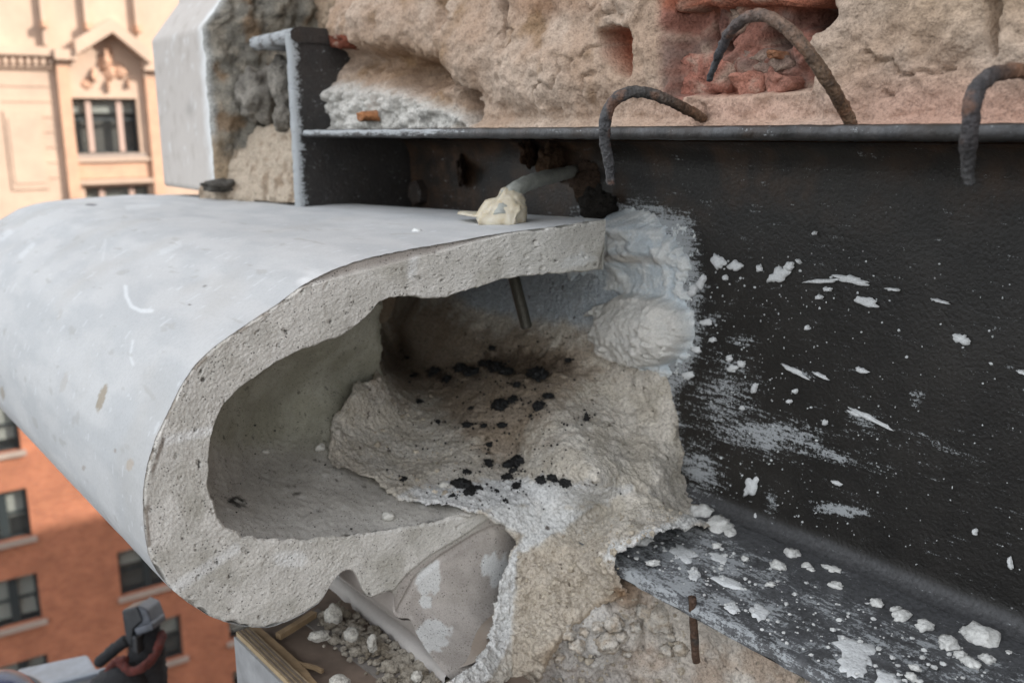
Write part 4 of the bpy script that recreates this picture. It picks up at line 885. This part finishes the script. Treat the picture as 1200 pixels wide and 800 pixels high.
from mathutils.bvhtree import BVHTree
def caster(o, fb):
    me = o.data; n = len(me.vertices); co = np.empty(n*3, np.float32); me.vertices.foreach_get('co', co); co = co.reshape(-1, 3)+np.array(o.matrix_basis.translation)+(np.array(o.parent.location) if o.parent else 0)
    k = len(me.polygons); vi = np.empty(k*4, np.int32); me.polygons.foreach_get('vertices', vi); T = BVHTree.FromPolygons(co.tolist(), vi.reshape(-1, 4).tolist())
    def f(x, y):
        d = Vector(ray(float(np.ravel(x)[0]), float(np.ravel(y)[0]))).normalized(); h = T.ray_cast(Vector((0, 0, 0)), d)
        return np.array(h[0])[None] if h[0] is not None else fb(x, y)
    return f
bedf = caster(bedo, bedf)
# tar lumps lying in the hollow
ORD = ['first', 'second', 'third', 'fourth', 'fifth', 'sixth', 'seventh', 'eighth', 'ninth', 'tenth', 'eleventh', 'twelfth', 'thirteenth', 'fourteenth', 'fifteenth', 'sixteenth', 'seventeenth', 'eighteenth', 'nineteenth', 'twentieth', 'twenty first', 'twenty second', 'twenty third', 'twenty fourth', 'twenty fifth', 'twenty sixth', 'twenty seventh']
def tarlab(i):
    row = lambda y: 0 if y < 447 else 1 if y < 530 else 2
    R_ = sorted([k for k in range(len(TAR)) if row(TAR[k][1]) == row(TAR[i][1])], key=lambda k: TAR[k][0])
    return 'black tar lump, %s from the left in the %s' % (ORD[R_.index(i)], ('upper dark stained row', 'scattered middle of the hollow', 'lower row on the white mortar')[row(TAR[i][1])])
LB = {0: 'black tar lump at the left end of the upper dark row', 8: 'large black tar lump under the threaded rod, right of the row', 18: 'dark brown rod shaped crumb on pale mortar right of the tar lumps', 32: 'single black tar lump at the lower left of the hollow'}
for i, (x, y, r) in enumerate(TAR):
    c = bedf(np.array([x]), np.array([y]))[0]; rr = r*(c@_F)/F_PX*rng.uniform(.68, .95); c = c*(1-.0005/np.linalg.norm(c)); 
    sc = (rng.uniform(1, 1.6), rng.uniform(.8, 1.2), rng.uniform(.6, .9)) if i != 18 else (.5, .6, 1.5)
    V, F = lump(c, rr, sc, 4, .6, i+3, 2.4); o = mesh('tar_lump', V, F, M_tar); tag(o, LB.get(i, tarlab(i)), 'tar lump', 'tar lumps in the hollow')
mbs = MB()
for i in range(760):
    x = rng.normal(590, 60); y = rng.normal(495, 55)
    if i > 330: q = TAR[rng.integers(len(TAR))]; x = q[0]+rng.normal(0, q[2]*1.1); y = q[1]+rng.normal(0, q[2]*.7)
    if not (450 < x < 770 and 395 < y < 600): continue
    c = bedf(np.array([x]), np.array([y]))[0]; V, F = lump(c*.998, rng.choice([.0005, .0008, .0012], p=[.5, .35, .15]), (1, 1, 1), 1, .4, i); mbs.add((V, [tuple(f) for f in F]))
for i in range(120):
    x = rng.uniform(255, 560); y = rng.uniform(420, 640)
    if not inpoly(np.array(x), np.array(y), [(275, 470), (440, 400), (400, 560), (560, 600), (400, 640), (300, 640), (255, 590)]): continue
    c = shellf(np.array([x]), np.array([y]))[0]; V, F = lump(c*.999, rng.choice([.0004, .0007, .0011], p=[.5, .35, .15]), (1, 1, .7), 1, .4, i); mbs.add((V, [tuple(f) for f in F]))
o = mbs.build('tar_grit', M_tar); tag(o, 'fine black tar grit scattered over the mortar in the hollow', 'tar grit', kind='stuff')
for x, y, r, lab in ((375, 524, 6, 'tiny pale mortar crumb beside the mortar lip on the hollow wall'), (312, 529, 4, 'tiny pale crumb high on the smooth hollow wall'), (455, 605, 6, 'white mortar crumb on the lip of the cornice cut'), (520, 568, 5, 'pale mortar crumb among the tar lumps')):
    c = (shellf if x != 520 else bedf)(np.array([x]), np.array([y]))[0]*.996; V, F = lump(c, r*.0007, (1.2, 1, .8), 3, .4, x); o = mesh('mortar_crumb', V, F, M_plaster, col=np.tile(S(214, 212, 204), (len(V), 1))); tag(o, lab, 'mortar crumb')

# ================================================================== WALL BELOW THE BEAM
low = [cY(600, 800, .40), cY(640, 760, .42), cY(690, 720, .452), cY(730, 690, .475), cY(760, 720, .490), cY(700, 790, .455), cY(620, 860, .40), cY(780, 760, .490), cY(830, 700, .488), cY(850, 760, .488), cY(900, 800, .486), cY(980, 800, .484), cY(1100, 880, .482), cY(740, 860, .475), cY(860, 880, .482), cY(1250, 900, .482), cY(700, 680, .49), cY(1250, 880, .482), cY(560, 880, .36), cY(800, 650, .49)]
def lcol(P, px, py):
    n = fbm(P, 22, 4, 31); c = mixc(S(212, 204, 193), S(200, 187, 174), sst(-.3, .4, n)); c = mixc(c, S(190, 162, 134), .35*sst(.0, .4, n+.4*blob(px, py, 870, 765, 40, 30)))
    c = mixc(c, S(206, 204, 200), .6*sst(760, 700, px)); c = mixc(c, S(150, 118, 84), .7*blob(px, py, 735, 695, 22, 18)); return mixc(c, S(50, 44, 40), .7*sst(.6, .72, fbm(P, 90, 3, 8)))
lowo, lowf = px_patch('mortar_footing', [(560, 900), (590, 790), (630, 750), (670, 720), (715, 690), (740, 655), (800, 680), (900, 720), (1260, 915), (1260, 960), (560, 960)], low, 1.6, M_mortar,
    lambda P, px, py: (.004*fbm(P, 30, 3, 5)+.010*grains(P, 62, 6)*sst(830, 740, px)+.003*grains(P, 150, 7)+.0018*grains(P, 320, 8))+.001*fbm(P, 220, 3, 7), lcol, own, skirt=.05, post=lambda P: np.concatenate([P[..., :2], np.minimum(P[..., 2:], -.342)], -1))
lowf = caster(lowo, lowf)
CH = [(637, 742, 12), (650, 735, 9), (666, 744, 9), (664, 735, 7), (641, 765, 14), (625, 760, 7), (676, 757, 10), (712, 752, 15), (728, 745, 9), (719, 730, 12), (774, 722, 22), (757, 715, 14), (782, 762, 9), (786, 745, 7), (700, 735, 8), (735, 765, 6), (655, 770, 7), (685, 740, 7), (745, 735, 8), (798, 760, 10)]
for i, (x, y, r) in enumerate(CH):
    c = lowf(np.array([x]), np.array([y]))[0]; rr = r*(c@_F)/F_PX; c = c*(1-rr*.35/np.linalg.norm(c)); V, F = lump(c, rr*.9, (1.1, 1, .85), 3, .55, i+2, 1.8); q = fbm(V, 150, 3, 1)
    o = mesh('mortar_chunk', V, F, M_mortar, col=mixc(S(212, 206, 196), S(190, 176, 158), sst(-.3, .5, q)))
    tag(o, {10: 'largest pale mortar chunk just left of the hanging nail', 7: 'pale wedge shaped mortar chunk midway between the bank and the nail'}.get(i, 'small pale mortar chunk, %s from the left in the rubble under the flange' % ORD[sorted(range(len(CH)), key=lambda k: CH[k][0]).index(i)]), 'mortar chunk', 'mortar chunks below the flange')
# loose crumbs over the mortar slopes
mbs = MB(); cc = []
for i in range(1900):
    if i < 1000: x = rng.uniform(600, 800); y = rng.uniform(590, 770); fn = bedf; ok = inpoly(np.array(x), np.array(y), [(608, 650), (640, 640), (700, 600), (790, 590), (815, 600), (725, 645), (725, 685), (640, 745), (608, 790)])
    elif i < 1650: x = rng.uniform(600, 980); y = rng.uniform(680, 800); fn = lowf; ok = (y > 690+.53*(x-800) and y > 690) and (x < 800 or rng.random() < .3) and not inpoly(np.array(x), np.array(y), MPOLY)
    else: x = rng.uniform(390, 560); y = rng.uniform(440, 590); fn = bedf; ok = inpoly(np.array(x), np.array(y), [(395, 480), (450, 440), (560, 560), (540, 590), (400, 545)])
    if not ok: continue
    c = fn(np.array([x]), np.array([y]))[0]*.9995; r = min(.0034, .00055*(1+rng.pareto(2.2))); V, F = lump(c, r, (rng.uniform(.8, 1.4), 1, rng.uniform(.7, 1)), 1, .8, i, 2.2)
    mbs.add((V, [tuple(f) for f in F])); cc += [S(*(np.array([205, 194, 176])+rng.uniform(-28, 14)))]*len(V)
o = mbs.build('mortar_grit', M_mortar, col=np.array(cc)); tag(o, 'loose sandy mortar crumbs covering the mortar bank and the footing below', 'mortar grit', kind='stuff')
# hanging nail
p = np.array([onY(811, 700, .462), onY(813, 735, .4655), onY(815, 765, .468), onY(816, 775, .469)]); V, F = tube(catmull(p, 8), .0030, 10, .0006, 3)
o = mesh('iron_nail', V, F, M_iron, col=mixc(S(70, 62, 56), S(92, 68, 52), sst(-.36, -.34, V[:, 2]*0+fbm(V, 60, 3, 1)))); tag(o, 'dark rusty iron nail hanging below the edge of the bottom flange', 'nail')

# ================================================================== BENT RODS
def rod(pts, rads, rgbs, lab, seed):
    P = catmull(np.array([onY(x, y, Y) for x, y, Y in pts]), 12); k = np.linspace(0, 1, len(P)); r = np.interp(k, np.linspace(0, 1, len(rads)), rads)
    V, F = tube(P, r*.86, 18, .0008, seed); V = V+.0006*np.stack([fbm(V, 420, 3, 1), fbm(V, 420, 3, 2), fbm(V, 420, 3, 3)], -1); kk = np.r_[np.repeat(k, 18), 0, 1]; c = np.stack([np.interp(kk, np.linspace(0, 1, len(rgbs)), [S(*q)[j] for q in rgbs]) for j in range(3)], -1)
    c = c*(1+.6*fbm(V, 130, 4, seed))[:, None]; c = mixc(c, S(150, 104, 76), .5*sst(.2, .5, fbm(V, 90, 4, seed+4)))
    o = mesh('bent_rod', V, F, M_iron, col=c); tag(o, lab, 'iron rod', 'bent iron rods hooked over the beam'); return o
rod([(826, 140, .52), (812, 132, .50), (790, 121, .478), (765, 111, .462), (740, 108, .450), (720, 118, .440), (710, 138, .436), (709, 165, .437), (713, 190, .441), (716, 216, .446)], [.0040, .0042, .0044, .0046, .0048, .0044, .0032], [(150, 122, 95), (120, 96, 78), (84, 80, 76), (78, 76, 75), (72, 72, 74), (80, 80, 82), (84, 84, 86)], 'iron rod bent over the beam edge above the cornice tip, leftmost of the three', 1)
rod([(998, 146, .50), (990, 130, .492), (968, 92, .474), (942, 55, .462), (915, 28, .455), (888, 18, .452), (862, 30, .455), (845, 58, .462), (831, 94, .470)], [.0044, .0046, .0046, .0044, .0042, .0040, .0036, .0022], [(140, 118, 98), (120, 92, 70), (112, 90, 70), (136, 110, 92), (120, 98, 84), (96, 84, 80), (78, 76, 80), (84, 88, 92)], 'iron rod arched like a hook in front of the broken red brick', 2)
rod([(1260, 96, .50), (1225, 86, .485), (1196, 84, .470), (1170, 86, .455), (1150, 98, .444), (1140, 118, .438), (1137, 150, .438), (1134, 185, .443), (1136, 216, .448)], [.0042, .0043, .0043, .0045, .0047, .0046, .0042, .0030], [(140, 108, 84), (150, 112, 86), (140, 105, 82), (74, 70, 70), (72, 70, 72), (80, 76, 78), (66, 64, 64), (80, 80, 80)], 'iron rod bent down over the beam edge at the right side of the picture', 3)

# ================================================================== ANCHOR
anc = empty('anchor_rod', tuple(onY(586, 254, .5)), 'threaded anchor rod set in yellowish resin through the cornice top and bent to the beam', 'anchor rod')
a = onY(586, 262, .47); b = onY(617, 383, .50); P = a+(b-a)*np.linspace(0, 1, 260)[:, None]; ph = np.linspace(0, 1, 260)*52
V, F = tube(P, .0050+.0005*np.sin(ph*2*math.pi), 16); mesh('threaded_shank', V, F, M_thread, anc)
P = catmull([onY(588, 256, .468), onY(594, 236, .478), onY(606, 221, .49), onY(630, 211, .52), onY(655, 205, .56), onY(676, 200, .60)], 12)
V, F = tube(P, np.linspace(.0085, .0055, len(P)), 16, .0012, 4); mesh('bent_shank', V, F, plain('pale_resin_coated_steel', (.30, .31, .28), .5, 0, .35, 150), anc)
def resinm():
    m, t, b = nodes('yellow_resin'); tc = t.nodes.new('ShaderNodeTexCoord').outputs['Object']; c = ramp(t, noise_node(t, tc, 90, 4, .6), [(.3, (.40, .33, .22)), (.7, (.58, .54, .44))])
    t.links.new(c, b.inputs['Base Color']); b.inputs['Roughness'].default_value = .35; b.inputs['Subsurface Weight'].default_value = .25; b.inputs['Subsurface Radius'].default_value = (.01, .008, .004); return m
M_res = resinm()
V, F = ico(4); c = onY(586, 252, .475); V = V.copy(); hz = np.clip(V[:, 2], -.25, 1); rr = .0225*(1-.30*np.clip(hz, 0, 1)); V = np.stack([V[:, 0]*rr, V[:, 1]*rr*.9, hz*.024], 1); V = V+np.clip(hz, 0, 1)[:, None]*(_R0*.013)
V += .0065*np.stack([fbm(V, 60, 4, 1), fbm(V, 60, 4, 4), fbm(V, 60, 4, 7)], -1); mesh('resin_collar', V+c, F, M_res, anc)
V, F = ico(3); c = onY(566, 251.5, .47); mesh('resin_spill', V*np.array([.034, .013, .0022])*(1+.4*fbm(V, 1.4, 3, 8))[:, None]+c, F, M_res, anc)
c = onY(488, 271, .40); V, F = lump(c, .0035, (1.2, 1, .7), 3, .5, 4); o = mesh('mortar_crumb', V, F, M_plaster, col=np.tile(S(222, 224, 222), (len(V), 1))); tag(o, 'tiny white crumb lying on top of the cornice plate near its cut edge', 'mortar crumb')
# dark rusted clutter in the recess behind the plate
for i, (x, y, Y, r, sc, rgb) in enumerate(((650, 190, .59, .020, (1.3, .5, .9), (96, 74, 56)), (690, 215, .597, .017, (1, .4, 1.2), (78, 62, 50)), (620, 178, .592, .02, (1.4, .4, .7), (84, 62, 46)), (700, 240, .585, .016, (1, .6, 1), (44, 40, 36)), (540, 200, .598, .020, (1.5, .25, .8), (70, 56, 46)))):
    V, F = lump(onY(x, y, Y), r, sc, 4, .5, i+40, 2); mesh('rust_crust', V, F, M_rock, beam, col=np.tile(S(*rgb), (len(V), 1)))

# ================================================================== LOWER MOULDING, BOARDS, RUBBLE
lm = [(.62, -.400), (.345, -.400), (.3355, -.4003), (.3330, -.4015), (.3322, -.4045), (.3325, -.410), (.3340, -.425), (.345, -.50), (.62, -.50)]
pr = resample(lm, 120); xs2 = np.linspace(-1.35, -.556, 160)
G = np.stack([np.repeat(xs2[:, None], 120, 1), np.repeat(pr[None, :, 0], 160, 0), np.repeat(pr[None, :, 1], 160, 0)], -1); G[..., 1] += .0012*fbm(G, 60, 4, 3)+.006*sst(.25, .6, fbm(G, 55, 4, 9))*sst(-.402, -.412, G[..., 2]); G[..., 2] += .0006*fbm(G, 80, 3, 4)
lmo = attr_grid(G, 'lower_moulding', None, lambda P, a, b: mixc(mixc(S(158, 146, 134), S(172, 162, 152), sst(-.3, .3, fbm(P, 30, 4, 2))), S(186, 181, 176), sst(.350, .342, P[..., 1])), M_skin)  # top behind the pale edge painted darker, shade put into the colour
tag(lmo, 'grey stone moulding ledge running under the broken cornice nose', 'stone moulding')
ZB = -.413
M_board = plain('dusty_brown_board', (.20, .15, .115), .85, 0, .45, 30, .5, .002)
M_grey = plain('grey_painted_face', (.34, .345, .35), .7, 0, .4, 25)
a = onZ(279, 742, ZB+.012); b = onZ(341, 802, ZB+.012); d = (b-a)/np.linalg.norm(b-a); perp = np.array([-d[1], d[0], 0.]); perp *= np.sign(perp[1])
a = a-d*.004; b = b+d*.45
ply = empty('plywood_sheet', tuple((a+b)/2), 'plywood sheet on edge under the cornice nose showing its striped layers', 'plywood')
tans = [(.36, .27, .16), (.17, .13, .095), (.40, .31, .20), (.19, .15, .11), (.37, .28, .18), (.20, .15, .11), (.38, .29, .18)]
tm = [plain('veneer_%d' % i, c, .8, 0, .3, 120) for i, c in enumerate(tans[:3])]
for i in range(7):
    w = .0017; s = perp*(i*w); e = perp*((i+1)*w-.0002); dz = np.array([0, 0, .0006*(i % 2)])
    bot = [a+s+[0, 0, -.3], b+s+[0, 0, -.3], b+e+[0, 0, -.3], a+e+[0, 0, -.3]]; top = [a+s+dz, b+s+dz, b+e+dz, a+e+dz]
    mesh('veneer', *hexa(bot, top), tm[(0, 1, 2, 1, 0, 1, 2)[i]], ply, smooth=False)
s = perp*-.0022; e = perp*-.0002; z1 = [0, 0, -.004]; z0 = [0, 0, -.3]
mesh('painted_face', *hexa([a+s+z0, b+s+z0, b+e+z0, a+e+z0], [a+s+z1, b+s+z1, b+e+z1, a+e+z1]), M_grey, ply, smooth=False)
M_och = plain('ochre_timber', (.33, .23, .13), .75, 0, .35, 60)
def stick(pts, w, h, lab, name='timber_batten', z=ZB+.008):
    P = catmull([onZ(x, y, z) for x, y in pts], 6); d = np.gradient(P, axis=0); d /= np.linalg.norm(d, axis=1)[:, None]; q = np.stack([-d[:, 1], d[:, 0], 0*d[:, 0]], -1)*(np.asarray(w)/2 if np.isscalar(w) else np.interp(np.linspace(0, 1, len(P)), np.linspace(0, 1, len(w)), w)[:, None]/2)
    n = len(P); V = np.vstack([P-q+[0, 0, -h], P-q, P+q, P+q+[0, 0, -h]]); V += .0006*fbm(V, 90, 3, 3)[:, None]
    F = [(k*n+j, k*n+j+1, ((k+1) % 4)*n+j+1, ((k+1) % 4)*n+j) for k in range(4) for j in range(n-1)]+[(0, n, 2*n, 3*n), (n-1, 4*n-1, 3*n-1, 2*n-1)]
    o = mesh(name, V, F, M_och, smooth=False); tag(o, lab, 'timber'); return o
stick([(296, 733), (318, 754), (340, 776), (366, 806), (400, 850)], [.008, .010, .012, .012, .014], .012, 'long ochre timber strip lying against the plywood edge')
stick([(326, 742), (346, 730), (368, 716)], .006, .005, 'short ochre stick beneath the cornice nose')
stick([(342, 773), (362, 778), (378, 784)], .0025, .003, 'thin ochre splinter branching off the timber strip')
q = [onZ(x, y, ZB) for x, y in ((296, 733), (420, 640), (700, 860), (480, 900))]
o = mesh('dusty_board', *hexa([p+[0, 0, -.03] for p in q], q), M_board, smooth=False); tag(o, 'dusty brown board lying between the plywood and the stone ledge', 'board')
q = [onZ(x, y, ZB+.002) for x, y in ((355, 727), (372, 712), (520, 812), (480, 822))]
o = mesh('board_offcut', *hexa([p+[0, 0, -.005] for p in q], q), plain('grey_board', (.21, .19, .17), .85, 0, .4, 40), smooth=False); tag(o, 'thin grey board strip lying along the rubble beside the ledge', 'board')
mbs = MB()
for i in range(420):
    t = rng.random(); u = rng.normal(0, 1); x = 378+150*t+u*9; y = 716+92*t-u*9+6; rr = rng.choice([.0014, .0024, .0036, .005], p=[.4, .35, .18, .07])
    c = onZ(x, y, ZB+.004); V, F = lump(c, rr, (1.2, 1, .8), 2, .5, i); mbs.add((V, [tuple(f) for f in F]))
n_ = len(mbs.V); vv = np.array(mbs.V); cc = mixc(S(172, 164, 150), S(136, 126, 110), sst(-.2, .4, fbm(vv, 60, 3, 3)))
o = mbs.build('mortar_rubble', M_mortar, col=cc); tag(o, 'small mortar rubble strewn along the foot of the stone ledge', 'rubble', kind='stuff')
for x, y, r, sc, lab in ((391, 722, 12, (.8, .8, 1.4), 'upright oblong mortar piece in the rubble under the cornice'), (374, 745, 8, (1.5, .8, .8), 'pale oblong mortar piece lying out on the brown board'), (436, 755, 8, (.6, .7, 1.6), 'slim pale mortar splinter in the ledge rubble'), (412, 743, 8, (1.2, 1, 1), 'rounded pale mortar piece in the middle of the ledge rubble'), (398, 798, 8, (1.3, 1, .7), 'white plaster dab on the brown board at the bottom edge'), (488, 792, 6, (1, 1, 1), 'small pale crumb at the ledge end by the plaster strip')):
    c = onZ(x, y, ZB+.010); V, F = lump(c, r*.00072, sc, 3, .4, x); o = mesh('mortar_piece', V, F, M_mortar, col=np.tile(S(212, 208, 198), (len(V), 1))); tag(o, lab, 'mortar piece')

# ================================================================== SCAFFOLD THINGS, LOWER LEFT
def D3(x, y, d): return onD(np.array(float(x)), np.array(float(y)), d)
sc_ = empty('scaffold_deck', tuple(D3(70, 800, 1.45)), 'grey galvanised scaffold deck end at the bottom left corner', 'scaffold')
top = [D3(20, 783, 1.50), D3(103, 765, 1.50), D3(150, 840, 1.28), D3(-20, 850, 1.28)]; bot = [p+np.array([0, 0, -.06]) for p in top]
bevel(mesh('deck_plate', *hexa(bot, top), M_galv, sc_, smooth=False), .006, 3)
top2 = [D3(60, 801, 1.405)+[0, 0, .006], D3(124, 785, 1.42)+[0, 0, .006], D3(128, 789, 1.41)+[0, 0, .006], D3(60, 806, 1.395)+[0, 0, .006]]
bevel(mesh('ridge', *hexa([p+np.array([0, 0, -.008]) for p in top2], top2), M_galv, sc_, smooth=False), .002, 2)
V, F = ico(4); c = D3(-2, 832, 1.2); Vv = V*np.array([.065, .05, .045]); o = mesh('dark_blue_cap', Vv+c, F, M_blue); tag(o, 'dark blue glossy rounded cap poking in at the bottom left corner', 'cap')
V, F = tube(catmull([c+np.array([.0665*math.cos(t), .051*math.sin(t), .010]) for t in np.linspace(0, 2*math.pi, 13)], 4), .004, 8)
o.name = 'helmet_cap'
mesh('rim', V, F, M_dark, o, loc=(0, 0, 0))
tool = empty('wrapped_clamp', tuple(D3(165, 800, 1.35)), 'black steel clamp head wrapped in black fabric with a red band', 'clamp')
d0 = 1.32
M_mid = plain('worn_grey_steel', (.10, .11, .13), .5, .2, .5, 60)
def prism(pts, d, th, mat, name, bv=.003):
    A = [D3(x, y, d) for x, y in pts]; nA = [p+_F*th for p in A]; n = len(A); F = [tuple(range(n)), tuple(range(2*n-1, n-1, -1))]+[(j, n+j, n+(j+1) % n, (j+1) % n) for j in range(n)]
    return bevel(mesh(name, A+nA, F, mat, tool, smooth=False), bv, 2)
prism([(142, 715), (160, 710), (167, 728), (156, 738), (154, 762), (147, 750)], d0, .04, M_dark, 'jaw')
prism([(156, 737), (178, 729), (180, 738), (160, 745)], d0-.01, .05, M_mid, 'jaw_top')
prism([(160, 709), (172, 714), (180, 735), (156, 738), (166, 726)], d0+.002, .05, M_mid, 'side_plate')
prism([(154, 745), (160, 745), (162, 768), (154, 764)], d0-.014, .04, M_dark, 'flange')
P = catmull([D3(168, 728, d0+.04), D3(172, 745, d0+.03), D3(172, 765, d0+.03), D3(172, 790, d0+.03), D3(178, 850, d0+.03)], 8)
V, F = tube(P, np.interp(np.linspace(0, 1, len(P)), [0, .15, .35, .6, 1], [.012, .020, .023, .026, .028]), 20, .004, 2); mesh('grip', V, F, M_cloth, tool)
P = catmull([D3(116, 776, d0+.03), D3(132, 762, d0+.02), D3(148, 750, d0+.02)], 8); V, F = tube(P, .0085, 12, .002, 3); mesh('strap', V, F, M_cloth, tool)
P = catmull([D3(142, 776, d0-.02), D3(152, 786, d0-.03), D3(166, 782, d0-.035), D3(180, 770, d0-.02), D3(188, 752, d0+.0), D3(190, 742, d0+.02)], 8); V, F = tube(P, .0060, 12, .003, 3); mesh('red_band', V, F, M_red, tool)
P = catmull([D3(124, 792, d0), D3(134, 776, d0-.01), D3(148, 772, d0-.02)], 8); V, F = tube(P, .0055, 12, .003, 5); mesh('red_band', V, F, M_red, tool)
P = catmull([D3(122, 810, d0+.02), D3(140, 796, d0+.0), D3(150, 800, d0), D3(156, 850, d0)], 8); V, F = tube(P, .024, 14, .003, 5); mesh('fabric_fold', V, F, M_cloth, tool)
